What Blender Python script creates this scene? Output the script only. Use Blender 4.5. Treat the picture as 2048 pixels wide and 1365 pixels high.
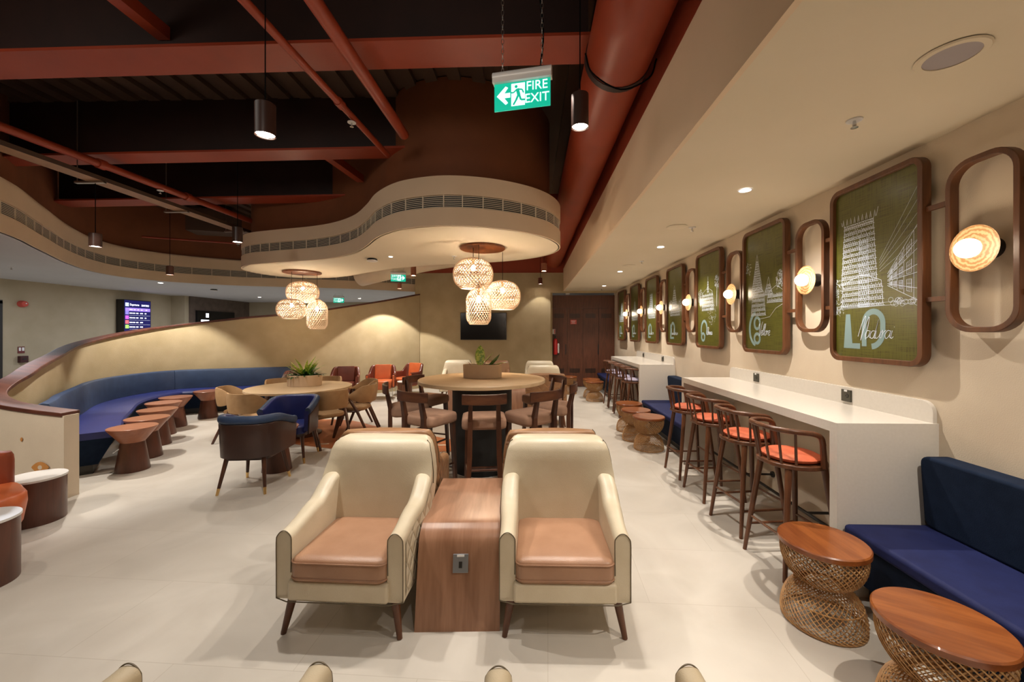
import bpy, math, random
from math import sin, cos, pi, radians as R
from mathutils import Vector, Matrix, Euler
random.seed(7)
SC = bpy.context.scene
COL = SC.collection
for o in list(bpy.data.objects): bpy.data.objects.remove(o)

# ------------------------------------------------------------------ camera, world, exposure
cd = bpy.data.cameras.new('camera'); cam = bpy.data.objects.new('camera', cd); COL.objects.link(cam)
cd.sensor_width = 36.0; cd.lens = 36.0*796/2048
cam.location = (0, 0, 1.6); cam.rotation_euler = (R(90), 0, math.atan(20/796))
cd.shift_x = -(1041-1024)/2048; cd.shift_y = -(682.5-665)/2048
cd.clip_start = 0.02; cd.clip_end = 100
SC.camera = cam
w = bpy.data.worlds.new('world'); SC.world = w; w.use_nodes = True
w.node_tree.nodes['Background'].inputs[0].default_value = (0.9, 0.8, 0.7, 1)
w.node_tree.nodes['Background'].inputs[1].default_value = 0.02
SC.view_settings.view_transform = 'Standard'; SC.view_settings.look = 'None'
SC.view_settings.gamma = 1.0; SC.view_settings.use_curve_mapping = False
SC.view_settings.exposure = 0.30
SC.cycles.use_denoising = True
SC.cycles.sample_clamp_indirect = 4.0
SC.cycles.max_bounces = 7; SC.cycles.transparent_max_bounces = 12

def spot(name, loc, tgt, power, size=70, blend=0.5, color=(1, .80, .58), rad=0.035):
    l = bpy.data.lights.new(name, 'SPOT'); l.energy = power; l.spot_size = R(size); l.spot_blend = blend
    l.color = color; l.shadow_soft_size = rad
    o = bpy.data.objects.new(name, l); COL.objects.link(o); o.location = loc
    o.rotation_euler = (Vector(tgt)-Vector(loc)).to_track_quat('-Z', 'Y').to_euler(); return o
def point(name, loc, power, color=(1, .76, .5), rad=0.04):
    l = bpy.data.lights.new(name, 'POINT'); l.energy = power; l.color = color; l.shadow_soft_size = rad
    o = bpy.data.objects.new(name, l); COL.objects.link(o); o.location = loc; return o
def area(name, loc, tgt, power, sx, sy, color):
    l = bpy.data.lights.new(name, 'AREA'); l.shape = 'RECTANGLE'; l.size = sx; l.size_y = sy; l.energy = power; l.color = color
    o = bpy.data.objects.new(name, l); COL.objects.link(o); o.location = loc
    o.rotation_euler = (Vector(tgt)-Vector(loc)).to_track_quat('-Z', 'Y').to_euler(); return o
WARM = (1, .91, .80); NEUT = (1, .94, .86)
LIGHT = 1.0
# unseen spots in the open ceiling, added for floor brightness and shadows
for i, (x, y, tx, ty, p, sz) in enumerate([
        (-1.0, 3.05, -1.0, 2.3, 210, 75), (-3.0, 4.9, -2.9, 4.3, 190, 75), (-5.0, 4.3, -5.0, 4.9, 170, 75),
        (-2.2, 1.2, -2.4, 1.5, 120, 95), (-4.7, 6.9, -4.9, 6.6, 150, 75), (-1.9, 7.6, -2.0, 7.9, 210, 85),
        (0.2, 2.9, 0.1, 2.3, 200, 80), (0.25, 6.6, 0.5, 6.4, 180, 80), (0.2, 9.2, 0.6, 9.0, 160, 80), (-3.2, 8.3, -3.3, 8.8, 150, 80),
        (-3.9, 2.0, -4.0, 2.6, 110, 80), (0.3, 0.4, 0.4, 1.0, 110, 95)]):
    spot('unseen_floor_spot', (x, y, 3.40), (tx, ty, 0), p*.33*LIGHT, sz, 0.3, WARM, 0.012)
# recessed lamps in the low right ceiling
for i, (x, y) in enumerate([(1.76, 3.31), (1.78, 5.49), (1.72, 7.7), (1.85, 10.06), (1.76, 1.1), (1.76, -0.8)]):
    spot('downlight_lamp', (x, y, 2.73), (x+0.12, y, 0), 115*LIGHT, 120, 0.8, WARM, 0.015)
# cool dim hall on the far left
for (x, y) in [(-9.6, 7.0), (-9.3, 11.0), (-6.5, 13.5), (-3.5, 13.2)]:
    area('hall_ceiling_lamp', (x, y, 2.70), (x, y, 0), 42*LIGHT, 0.5, 0.5, (.88, .92, 1))
# unseen fill spots, added to lift the ceiling fascias and the mural end wall
spot('fascia_fill_spot', (-1.2, -.4, 3.2), (-.9, 4.3, 3.05), 75*LIGHT, 80, 0.9, WARM, 0.5)
spot('fascia_fill_spot', (-4.2, .6, 3.2), (-3.4, 6.6, 3.05), 85*LIGHT, 80, 0.9, WARM, 0.5)
spot('fascia_fill_spot', (-2.0, 2.0, 3.3), (.96, 3.2, 3.0), 26*LIGHT, 90, 0.9, WARM, 0.8)
spot('mural_fill_spot', (-4.5, 0.9, 2.9), (-4.85, 3.7, .5), 230*LIGHT, 42, 0.4, WARM, 0.03)

# ------------------------------------------------------------------ materials
def mat(name, col, rough=0.6, metal=0.0, spec=0.5, emit=None, es=0.0, coat=0.0, sheen=0.0):
    m = bpy.data.materials.new(name); m.use_nodes = True; nt = m.node_tree
    b = nt.nodes['Principled BSDF']; b.inputs['Base Color'].default_value = (*col, 1)
    b.inputs['Roughness'].default_value = rough; b.inputs['Metallic'].default_value = metal
    b.inputs['Specular IOR Level'].default_value = spec; b.inputs['Coat Weight'].default_value = coat
    b.inputs['Sheen Weight'].default_value = sheen
    if emit: b.inputs['Emission Color'].default_value = (*emit, 1); b.inputs['Emission Strength'].default_value = es
    return m
def nodes(m): return m.node_tree.nodes, m.node_tree.links, m.node_tree.nodes['Principled BSDF']
def coord(m, scale=(1, 1, 1), rot=(0, 0, 0), out='Object'):
    N, L, b = nodes(m); t = N.new('ShaderNodeTexCoord'); mp = N.new('ShaderNodeMapping')
    mp.inputs['Scale'].default_value = scale; mp.inputs['Rotation'].default_value = rot
    L.new(t.outputs[out], mp.inputs['Vector']); return mp
def ramp2(m, fac, c1, c2, p1=0.3, p2=0.7):
    N, L, b = nodes(m); r = N.new('ShaderNodeValToRGB'); L.new(fac, r.inputs[0])
    r.color_ramp.elements[0].color = (*c1, 1); r.color_ramp.elements[0].position = p1
    r.color_ramp.elements[1].color = (*c2, 1); r.color_ramp.elements[1].position = p2; return r
def noisy(name, c1, c2, scale=8, rough=0.6, bump=0.1, detail=4, stretch=(1, 1, 1), p1=.3, p2=.7, bscale=None, **k):
    m = mat(name, c1, rough, **k); N, L, b = nodes(m); mp = coord(m, stretch)
    n = N.new('ShaderNodeTexNoise'); n.inputs['Scale'].default_value = scale; n.inputs['Detail'].default_value = detail
    L.new(mp.outputs[0], n.inputs['Vector']); r = ramp2(m, n.outputs['Fac'], c1, c2, p1, p2); L.new(r.outputs[0], b.inputs['Base Color'])
    if bump:
        n2 = N.new('ShaderNodeTexNoise'); n2.inputs['Scale'].default_value = bscale or scale*12; n2.inputs['Detail'].default_value = 3
        L.new(mp.outputs[0], n2.inputs['Vector']); bp = N.new('ShaderNodeBump'); bp.inputs['Strength'].default_value = bump
        bp.inputs['Distance'].default_value = 0.01; L.new(n2.outputs['Fac'], bp.inputs['Height']); L.new(bp.outputs[0], b.inputs['Normal'])
    return m
def wood(name, c1, c2, axis='z', scale=6, rough=0.4, coat=0.0, dist=3.0):
    m = mat(name, c1, rough, coat=coat); N, L, b = nodes(m)
    st = {'x': (.12, 1, 1), 'y': (1, .12, 1), 'z': (1, 1, .12)}[axis]; mp = coord(m, st)
    n = N.new('ShaderNodeTexNoise'); n.inputs['Scale'].default_value = scale*2.5; n.inputs['Detail'].default_value = 6; n.inputs['Distortion'].default_value = .6
    L.new(mp.outputs[0], n.inputs['Vector'])
    n2 = N.new('ShaderNodeTexNoise'); n2.inputs['Scale'].default_value = scale*14; n2.inputs['Detail'].default_value = 3
    L.new(mp.outputs[0], n2.inputs['Vector'])
    mx = N.new('ShaderNodeMath'); mx.operation = 'MULTIPLY_ADD'; mx.inputs[1].default_value = 0.35
    L.new(n2.outputs['Fac'], mx.inputs[0]); L.new(n.outputs['Fac'], mx.inputs[2])
    r = ramp2(m, mx.outputs[0], c1, c2, .48, .85); L.new(r.outputs[0], b.inputs['Base Color']); return m
M = {}
def make_floor():
    m = mat('floor_stone_tile', (.6, .55, .48), 0.42, spec=0.4); N, L, b = nodes(m); mp = coord(m, (1, 1, 1), (0, 0, R(2.5)))
    n = N.new('ShaderNodeTexNoise'); n.inputs['Scale'].default_value = 1.6; n.inputs['Detail'].default_value = 6; n.inputs['Distortion'].default_value = .8
    L.new(mp.outputs[0], n.inputs['Vector']); r = ramp2(m, n.outputs['Fac'], (.50, .455, .395), (.62, .575, .51), .3, .7)
    br = N.new('ShaderNodeTexBrick'); br.inputs['Scale'].default_value = 1.0; br.inputs['Brick Width'].default_value = 1.2; br.inputs['Row Height'].default_value = .6
    br.inputs['Mortar Size'].default_value = .0016; br.inputs['Mortar Smooth'].default_value = 0; br.inputs['Color1'].default_value = (1, 1, 1, 1); br.inputs['Color2'].default_value = (.965, .965, .96, 1)
    br.inputs['Mortar'].default_value = (.82, .80, .77, 1); L.new(mp.outputs[0], br.inputs['Vector'])
    mx = N.new('ShaderNodeMixRGB'); mx.blend_type = 'MULTIPLY'; mx.inputs[0].default_value = 1
    L.new(r.outputs[0], mx.inputs[1]); L.new(br.outputs[0], mx.inputs[2]); L.new(mx.outputs[0], b.inputs['Base Color']); return m
M['floor'] = make_floor()
M['cream'] = noisy('cream_wall_covering', (.60, .50, .38), (.66, .56, .43), 3, .8, .15, bscale=160)
M['soffit'] = noisy('cream_painted_gypsum', (.70, .54, .37), (.74, .575, .40), 2, .75, .03)
M['ceil'] = noisy('ceiling_cream_paint', (.66, .575, .42), (.69, .60, .45), 1.5, .8, .02)
M['ceil_cool'] = noisy('ceiling_white_paint', (.55, .54, .54), (.58, .57, .57), 1.5, .8, .02)
M['olive'] = noisy('olive_textured_plaster', (.40, .31, .17), (.47, .37, .22), 2.5, .8, .25, bscale=90)
M['olive2'] = noisy('pale_wall_covering', (.40, .34, .23), (.45, .38, .27), 2.5, .85, .2, bscale=120)
M['terra'] = noisy('terracotta_painted_steel', (.30, .040, .012), (.25, .033, .010), 3, .45, .03)
M['brown_up'] = noisy('umber_upper_wall', (.20, .062, .02), (.17, .052, .017), 3, .7, .04)
M['redwall'] = noisy('brick_red_paint', (.33, .05, .018), (.29, .043, .015), 3, .6, .04)
M['deck'] = noisy('dark_metal_deck', (.075, .042, .024), (.06, .032, .02), 3, .6, .03)
M['darkbeam'] = noisy('dark_web_shade_joint', (.028, .009, .006), (.018, .006, .004), 3, .6, .03)  # near-black puts the shade on the beam webs into colour; duct joint shares it
M['stone'] = noisy('dark_stone_cladding', (.09, .065, .05), (.14, .10, .08), 6, .5, .3)
M['walnut'] = wood('dark_walnut', (.038, .012, .006), (.095, .034, .015), 'z', 6, .35)
M['walnut_x'] = wood('dark_walnut_cross', (.038, .012, .006), (.10, .036, .015), 'x', 6, .35)
M['teak'] = wood('reddish_teak', (.065, .022, .009), (.15, .055, .022), 'z', 6, .35)
M['rail'] = wood('polished_mahogany_rail', (.05, .014, .008), (.12, .034, .017), 'x', 5, .48)
M['frame'] = wood('frame_wood', (.075, .026, .009), (.15, .055, .02), 'z', 6, .4)
M['topwood'] = wood('stool_top_wood', (.15, .036, .008), (.31, .095, .022), 'y', 5, .3, coat=.25)
M['waterfall'] = wood('rose_walnut_laminate', (.24, .112, .06), (.38, .20, .12), 'y', 5, .3)
M['waterfall'].node_tree.nodes['Mapping'].inputs['Scale'].default_value = (1, .1, .1)
M['paleoak'] = wood('pale_oak_top', (.52, .36, .20), (.62, .45, .27), 'x', 3, .35)
M['planter'] = noisy('pale_clay_planter', (.56, .40, .26), (.60, .44, .29), 4, .7, .05)
M['doorwood'] = wood('dark_door_veneer', (.085, .028, .013), (.15, .05, .024), 'z', 9, .45)
M['cone_up'] = wood('copper_brown_veneer', (.26, .09, .045), (.34, .13, .07), 'x', 5, .3)
M['cone_dn'] = wood('dark_brown_veneer', (.07, .026, .015), (.12, .042, .024), 'z', 5, .35)
M['cream_lea'] = noisy('cream_leather', (.60, .51, .36), (.67, .58, .43), 6, .36, .12, bscale=220, spec=.5)
M['tan_lea'] = noisy('tan_leather', (.36, .19, .11), (.43, .24, .145), 7, .34, .12, bscale=220)
M['brown_lea'] = noisy('saddle_brown_leather', (.26, .13, .06), (.34, .18, .085), 7, .38, .12, bscale=220)
M['beige_lea'] = noisy('beige_suede', (.42, .34, .22), (.47, .385, .26), 7, .5, .1, bscale=220)
M['camel'] = noisy('camel_fabric', (.32, .185, .08), (.39, .235, .11), 10, .7, .1, bscale=200)
M['seatcloth'] = noisy('mushroom_seat_cloth', (.27, .15, .095), (.33, .19, .12), 12, .85, .15, bscale=260)
M['navy'] = noisy('navy_fabric', (.006, .013, .032), (.009, .018, .042), 20, .9, .15, bscale=260, spec=.15)
M['blueseat'] = noisy('royal_blue_leather', (.014, .022, .135), (.02, .032, .17), 6, .38, .08, bscale=200)
M['bluedark'] = noisy('deep_blue_upholstery', (.016, .035, .085), (.024, .05, .115), 8, .6, .1, bscale=200)
M['orange'] = noisy('orange_leather', (.50, .105, .03), (.58, .14, .045), 6, .36, .1, bscale=200)
M['orangecush'] = noisy('orange_red_cushion_cloth', (.48, .085, .03), (.58, .13, .05), 12, .7, .4, bscale=40)
M['lilaccush'] = noisy('lilac_grey_cushion_cloth', (.30, .27, .38), (.38, .34, .45), 12, .7, .4, bscale=40)
M['oxblood'] = noisy('oxblood_leather', (.10, .022, .012), (.14, .032, .018), 6, .32, .08, bscale=200)
M['espresso'] = noisy('espresso_veneer', (.032, .015, .011), (.05, .023, .017), 4, .32, .02)
M['brass'] = mat('brass', (.85, .58, .25), .25, 1.0)
M['chrome'] = mat('steel', (.6, .6, .6), .25, 1.0)
M['black'] = mat('black_metal', (.015, .013, .012), .4)
M['blackfab'] = mat('black_ribbed_base', (.012, .011, .010), .55)
M['grille'] = mat('grille_dark', (.006, .009, .012), .5)
M['slat'] = mat('grille_slat', (.75, .66, .52), .5)
M['quartz'] = noisy('white_quartz', (.66, .62, .56), (.69, .65, .59), 60, .22, .0, spec=.6)
M['white'] = mat('white_top', (.70, .68, .66), .3)
M['outlet'] = mat('dark_grey_outlet', (.07, .065, .05), .35, .3)
M['greyplate'] = mat('grey_faceplate', (.25, .26, .28), .35, .5)
M['rattan'] = noisy('rattan_cane', (.42, .21, .075), (.58, .34, .14), 30, .5, .1)
M['rope'] = mat('chain_steel', (.5, .48, .45), .3, 1.0)
M['cord'] = mat('black_cord', (.006, .006, .006), 1, spec=0)
M['pvc'] = noisy('duct_painted_cream', (.50, .40, .28), (.54, .43, .31), 4, .35, .02)
M['welt'] = mat('dark_welting', (.12, .09, .05), .5)
M['soil'] = mat('dark_soil', (.02, .013, .008), .9)
M['leafd'] = noisy('dark_green_leaf', (.012, .05, .012), (.03, .10, .02), 20, .45, .05)
M['leafm'] = noisy('mid_green_leaf', (.05, .15, .02), (.12, .28, .04), 30, .4, .05)
M['leafy'] = noisy('yellow_green_leaf', (.20, .34, .03), (.60, .64, .12), 40, .4, .05, p1=.42, p2=.58)
M['leafr'] = noisy('rusty_leaf', (.15, .04, .015), (.25, .10, .03), 40, .4, .05)
M['tv'] = mat('black_glass_screen', (.004, .004, .005), .15)
M['inlay'] = noisy('terracotta_floor_inlay', (.42, .13, .045), (.48, .165, .06), 5, .45, .02)
M['eyeorange'] = noisy('ochre_mural_paint', (.52, .22, .05), (.56, .25, .07), 20, .8, .0)
M['red'] = mat('red_enamel', (.55, .02, .02), .3)
M['redsign'] = mat('red_sign', (.6, .09, .07), .5)
M['whitep'] = mat('white_paint', (.8, .8, .8), .5)
M['line'] = mat('pale_blue_ink', (.72, .82, .95), .5)
M['glyph'] = mat('powder_blue_ink', (.21, .31, .31), .6)
M['bulb'] = mat('lit_bulb', (1, .9, .8), .5, emit=(1, .86, .66), es=22)
M['opal'] = mat('lit_opal_globe', (1, .95, .9), .5, emit=(1, .88, .70), es=3.5)
M['lens'] = mat('lit_lamp_lens', (1, .95, .9), .5, emit=(1, .93, .85), es=10)
def panel_mat():
    m = mat('olive_linen_print', (.13, .13, .02), .28, spec=.6); N, L, b = nodes(m)
    a = coord(m, (1, 4, 160)); c = coord(m, (1, 160, 4))
    n1 = N.new('ShaderNodeTexNoise'); n1.inputs['Scale'].default_value = 1.5; L.new(a.outputs[0], n1.inputs[0])
    n2 = N.new('ShaderNodeTexNoise'); n2.inputs['Scale'].default_value = 1.5; L.new(c.outputs[0], n2.inputs[0])
    ad = N.new('ShaderNodeMath'); ad.operation = 'ADD'; L.new(n1.outputs['Fac'], ad.inputs[0]); L.new(n2.outputs['Fac'], ad.inputs[1])
    r = ramp2(m, ad.outputs[0], (.034, .028, .003), (.098, .098, .015), .75, 1.35)
    L.new(r.outputs[0], b.inputs['Base Color']); return m
M['panel'] = panel_mat()
def weave_liner():
    m = bpy.data.materials.new('woven_shade_fibre'); m.use_nodes = True; N = m.node_tree.nodes; L = m.node_tree.links
    b = N['Principled BSDF']; b.inputs['Base Color'].default_value = (.90, .76, .62, 1); b.inputs['Roughness'].default_value = .7
    t = N.new('ShaderNodeBsdfTranslucent'); t.inputs[0].default_value = (.98, .88, .76, 1)
    mx = N.new('ShaderNodeMixShader'); mx.inputs[0].default_value = .55
    L.new(b.outputs[0], mx.inputs[1]); L.new(t.outputs[0], mx.inputs[2]); L.new(mx.outputs[0], N['Material Output'].inputs[0]); return m
M['shade'] = weave_liner()
def door_mat():
    return M['doorwood']
def quilt():
    m = noisy('quilted_cream_leather', (.56, .47, .33), (.62, .53, .39), 6, .38, 0)
    N, L, b = nodes(m); t = N.new('ShaderNodeTexCoord'); s = N.new('ShaderNodeSeparateXYZ'); L.new(t.outputs['Object'], s.inputs[0])
    def mth(op, a, bb):
        n = N.new('ShaderNodeMath'); n.operation = op
        for i, v in enumerate((a, bb)):
            if v is None: continue
            if isinstance(v, (int, float)): n.inputs[i].default_value = v
            else: L.new(v, n.inputs[i])
        return n.outputs[0]
    hx = mth('ADD', s.outputs['Y'], mth('MULTIPLY', s.outputs['X'], .6))
    p = mth('ADD', mth('MULTIPLY', hx, 11), mth('MULTIPLY', s.outputs['Z'], 8)); q = mth('SUBTRACT', mth('MULTIPLY', hx, 11), mth('MULTIPLY', s.outputs['Z'], 8))
    def tri(v): return mth('ABSOLUTE', mth('SINE', mth('MULTIPLY', v, pi), None), None)
    h = mth('MINIMUM', mth('POWER', tri(p), .5), mth('POWER', tri(q), .5))
    bp = N.new('ShaderNodeBump'); bp.inputs['Strength'].default_value = .9; bp.inputs['Distance'].default_value = .012
    L.new(h, bp.inputs['Height']); L.new(bp.outputs[0], b.inputs['Normal']); return m
M['quilt'] = quilt()

# ------------------------------------------------------------------ mesh helpers
class MB:
    def __init__(s): s.v = []; s.f = []
    def add(s, vs, fs):
        n = len(s.v); s.v += [tuple(p) for p in vs]; s.f += [tuple(i+n for i in f) for f in fs]; return s
    def box(s, c, d, rz=0, tap=1.0, rx=0, ry=0):
        m = Euler((rx, ry, rz)).to_matrix(); vs = []
        for k in (-1, 1):
            for j in (-1, 1):
                for i in (-1, 1):
                    t = tap if k < 0 else 1
                    vs.append(Vector(c)+m @ Vector((i*d[0]/2*t, j*d[1]/2*t, k*d[2]/2)))
        return s.add(vs, [(0, 2, 3, 1), (4, 5, 7, 6), (0, 1, 5, 4), (2, 6, 7, 3), (0, 4, 6, 2), (1, 3, 7, 5)])
    def b2(s, x0, x1, y0, y1, z0, z1): return s.box(((x0+x1)/2, (y0+y1)/2, (z0+z1)/2), (abs(x1-x0), abs(y1-y0), abs(z1-z0)))
    def tube(s, pts, r, n=8, closed=False, cap=True, sq=None):
        pts = [Vector(p) for p in pts]; rs = r if isinstance(r, (list, tuple)) else [r]*len(pts)
        up = None; rings = []; N = len(pts)
        for i, p in enumerate(pts):
            if closed: t = pts[(i+1) % N]-pts[i-1]
            else: t = (pts[min(i+1, N-1)]-pts[max(i-1, 0)])
            t = t.normalized() if t.length > 1e-9 else Vector((0, 0, 1))
            if up is None:
                a = Vector((0, 0, 1)) if abs(t.z) < .9 else Vector((1, 0, 0)); up = (a-t*a.dot(t)).normalized()
            else:
                up = (up-t*up.dot(t)); up = up.normalized() if up.length > 1e-6 else Vector((1, 0, 0))
            sd = t.cross(up)
            ring = []
            for k in range(n):
                a = 2*pi*(k+.5)/n
                ca, sa = cos(a), sin(a)
                if sq: ring.append(p+sd*ca*sq[0]*1.414*rs[i]+up*sa*sq[1]*1.414*rs[i])
                else: ring.append(p+sd*ca*rs[i]+up*sa*rs[i])
            rings.append(ring)
        vs = [q for ring in rings for q in ring]; fs = []
        for i in range(N if closed else N-1):
            j = (i+1) % N
            for k in range(n): fs.append((i*n+k, i*n+(k+1) % n, j*n+(k+1) % n, j*n+k))
        if not closed and cap: fs.append(tuple(range(n))[::-1]); fs.append(tuple((N-1)*n+k for k in range(n)))
        return s.add(vs, fs)
    def lathe(s, prof, c=(0, 0, 0), n=32, capb=True, capt=True, sx=1, sy=1):
        vs = []; fs = []
        for r, z in prof:
            for k in range(n): a = 2*pi*k/n; vs.append((c[0]+r*cos(a)*sx, c[1]+r*sin(a)*sy, c[2]+z))
        for i in range(len(prof)-1):
            for k in range(n): fs.append((i*n+k, i*n+(k+1) % n, (i+1)*n+(k+1) % n, (i+1)*n+k))
        if capb: fs.append(tuple(range(n))[::-1])
        if capt: fs.append(tuple((len(prof)-1)*n+k for k in range(n)))
        return s.add(vs, fs)
    def prism(s, poly, z0, z1):
        n = len(poly); vs = [(x, y, z0) for x, y in poly]+[(x, y, z1) for x, y in poly]
        fs = [tuple(range(n))[::-1], tuple(range(n, 2*n))]+[(i, (i+1) % n, n+(i+1) % n, n+i) for i in range(n)]
        return s.add(vs, fs)
    def loft(s, rings, closed=False, caps=True):
        n = len(rings[0]); vs = [p for r in rings for p in r]; N = len(rings); fs = []
        for i in range(N if closed else N-1):
            j = (i+1) % N
            for k in range(n): fs.append((i*n+k, i*n+(k+1) % n, j*n+(k+1) % n, j*n+k))
        if caps and not closed: fs.append(tuple(range(n))[::-1]); fs.append(tuple((N-1)*n+k for k in range(n)))
        return s.add(vs, fs)
    def xf(s, m): s.v = [tuple(m @ Vector(p)) for p in s.v]; return s
    def build(s, name, m, parent=None, smooth=False, bevel=0, seg=2, sub=0):
        me = bpy.data.meshes.new(name); me.from_pydata(s.v, [], s.f)
        import bmesh
        bm = bmesh.new(); bm.from_mesh(me); bmesh.ops.recalc_face_normals(bm, faces=bm.faces); bm.to_mesh(me); bm.free()
        o = bpy.data.objects.new(name, me); COL.objects.link(o); me.materials.append(m if not isinstance(m, str) else M[m])
        if smooth:
            me.polygons.foreach_set('use_smooth', [True]*len(me.polygons))
            me.set_sharp_from_angle(angle=R(42 if smooth is True else smooth))
        if bevel:
            b = o.modifiers.new('bevel', 'BEVEL'); b.width = bevel; b.segments = seg; b.limit_method = 'ANGLE'; b.angle_limit = R(35)
            me.polygons.foreach_set('use_smooth', [True]*len(me.polygons)); 
            try: b.harden_normals = True
            except Exception: pass
        if sub:
            b = o.modifiers.new('sub', 'SUBSURF'); b.levels = sub; b.render_levels = sub
        if parent: o.parent = parent
        return o
def thing(name, label, cat, loc=(0, 0, 0), rz=0, group=None):
    o = bpy.data.objects.new(name, None); COL.objects.link(o); o.location = loc; o.rotation_euler = (0, 0, rz)
    o.empty_display_size = .1
    o['label'] = label; o['category'] = cat
    if group: o['group'] = group
    return o
def tag(o, label, cat, group=None):
    o['label'] = label; o['category'] = cat
    if group: o['group'] = group
    return o
def struct(o, label=None):
    o['kind'] = 'structure'
    if label: o['label'] = label
    return o
def kids(o): return [c for c in bpy.data.objects if c.parent == o]
def dup(root, loc, rz, label, group=None):
    r = root.copy(); COL.objects.link(r); r.location = loc; r.rotation_euler = (0, 0, rz); r['label'] = label
    if group: r['group'] = group
    for ch in kids(root):
        c = ch.copy(); COL.objects.link(c); c.parent = r
        for g in kids(ch):
            d = g.copy(); COL.objects.link(d); d.parent = c
    return r
def smooth(pts, n=6, closed=False):
    P = [Vector(p) for p in pts]; out = []; N = len(P)
    for i in range(N if closed else N-1):
        p0 = P[i-1] if (closed or i > 0) else P[0]*2-P[1]; p1 = P[i]; p2 = P[(i+1) % N]
        p3 = P[(i+2) % N] if (closed or i+2 < N) else P[-1]*2-P[-2]
        for k in range(n):
            t = k/n; out.append(.5*((2*p1)+(-p0+p2)*t+(2*p0-5*p1+4*p2-p3)*t*t+(-p0+3*p1-3*p2+p3)*t**3))
    if not closed: out.append(P[-1].copy())
    return out
def wallpath(mb, path, z0, z1, th, closed=False):
    """vertical wall following a plan path; z0, z1 numbers or per-point lists"""
    N = len(path); rings = []
    for i, p in enumerate(path):
        if closed: t = path[(i+1) % N]-path[i-1]
        else: t = path[min(i+1, N-1)]-path[max(i-1, 0)]
        nrm = Vector((-t.y, t.x)).normalized()*th/2
        a = z0[i] if isinstance(z0, list) else z0; b = z1[i] if isinstance(z1, list) else z1
        rings.append([(p.x+nrm.x, p.y+nrm.y, a), (p.x-nrm.x, p.y-nrm.y, a), (p.x-nrm.x, p.y-nrm.y, b), (p.x+nrm.x, p.y+nrm.y, b)])
    return mb.loft(rings, closed)
def offset(path, d, closed=False):
    N = len(path); out = []
    for i, p in enumerate(path):
        t = (path[(i+1) % N]-path[i-1]) if closed else (path[min(i+1, N-1)]-path[max(i-1, 0)])
        out.append(Vector((p.x, p.y))+Vector((-t.y, t.x)).normalized()*d)
    return out
def rrect(w, h, r, n=6):
    pts = []
    for cx, cy, a0 in [(w/2-r, h/2-r, 0), (-w/2+r, h/2-r, 90), (-w/2+r, -h/2+r, 180), (w/2-r, -h/2+r, 270)]:
        for k in range(n+1):
            a = R(a0+90*k/n); pts.append((cx+r*cos(a), cy+r*sin(a)))
    return pts
def sst(a, b, x):
    t = max(0, min(1, (x-a)/(b-a))); return t*t*(3-2*t)

# ------------------------------------------------------------------ room shell
struct(MB().b2(-12.2, 3.0, -3.2, 17.2, -.12, 0).build('floor', 'floor'))
struct(MB().b2(2.45, 2.62, -3.2, 11.75, 0, 3.4).build('wall_right', 'cream'))
struct(MB().b2(-12.2, 2.6, -3.3, -3.15, 0, 5).build('wall_behind', 'cream'))
struct(MB().b2(-3.19, .57, 11.3, 11.45, 0, 3.29).build('wall_back', 'olive'))
struct(MB().b2(.57, 2.45, 11.3, 11.45, 2.72, 3.29).build('wall_back_above_doors', 'olive'))
struct(MB().b2(-3.3, 2.6, 11.32, 11.46, 3.29, 4.52).build('wall_back_upper', 'redwall'))
struct(MB().b2(.57, .63, 11.45, 11.68, 0, 2.72).build('wall_recess', 'olive'))
struct(MB().b2(-11.7, -11.5, -3.2, 12.5, 0, 3.4).build('wall_left', 'olive2'))
struct(MB().b2(-11.7, -11.05, 12.45, 12.6, 0, 3.0).build('wall_left_return', 'olive2'))
struct(MB().b2(-11.2, -11.0, 12.6, 15.3, 0, 3.0).build('wall_left_stone', 'stone'))
struct(MB().b2(-11.2, 2.6, 15.3, 15.5, 0, 3.0).build('wall_far', 'olive2'))
# low ceiling on the right and its fascia
struct(MB().b2(.96, 2.46, -3.2, 11.7, 2.77, 2.85).build('ceiling_right', 'ceil'))
struct(MB().b2(.93, .96, -3.2, 11.3, 2.77, 3.4).build('trim_1', 'soffit'))
struct(MB().b2(.95, 1.05, -3.2, 11.32, 3.4, 4.52).build('wall_right_upper', 'redwall'))
# ribbed deck
mb = MB(); x = -12
while x < 1.2:
    mb.b2(x, x+.14, -3.2, 12, 4.46, 4.52); x += .27
mb.b2(-12.2, 2.6, -3.2, 16, 4.52, 4.6)
struct(mb.build('ceiling', 'deck'))
# curved fascia on the left
LC = [(-5.0, -3.2), (-5.0, 0), (-5.1, 1.6), (-5.45, 3.0), (-6.2, 4.5), (-6.95, 5.45), (-7.85, 6.55), (-8.45, 7.5), (-8.62, 8.3), (-8.3, 9.05), (-7.4, 9.75), (-6.4, 10.1), (-5.3, 10.4), (-4.2, 10.9), (-3.25, 11.5)]
lc = [Vector((p.x, p.y)) for p in smooth([(x, y, 0) for x, y in LC], 8)]
GZ0, GZ1 = 2.985, 3.145
struct(wallpath(MB(), lc, 2.77, GZ0, .04).build('trim_2', 'soffit', smooth=30))
struct(wallpath(MB(), lc, GZ1, 3.41, .04).build('trim_3', 'soffit', smooth=30))
struct(wallpath(MB(), offset(lc, .10), 3.38, 4.52, .06).build('wall_left_upper', 'brown_up', smooth=30))
struct(wallpath(MB(), offset(lc, .04), 3.38, 3.41, .12).build('trim_4', 'soffit'))
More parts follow.
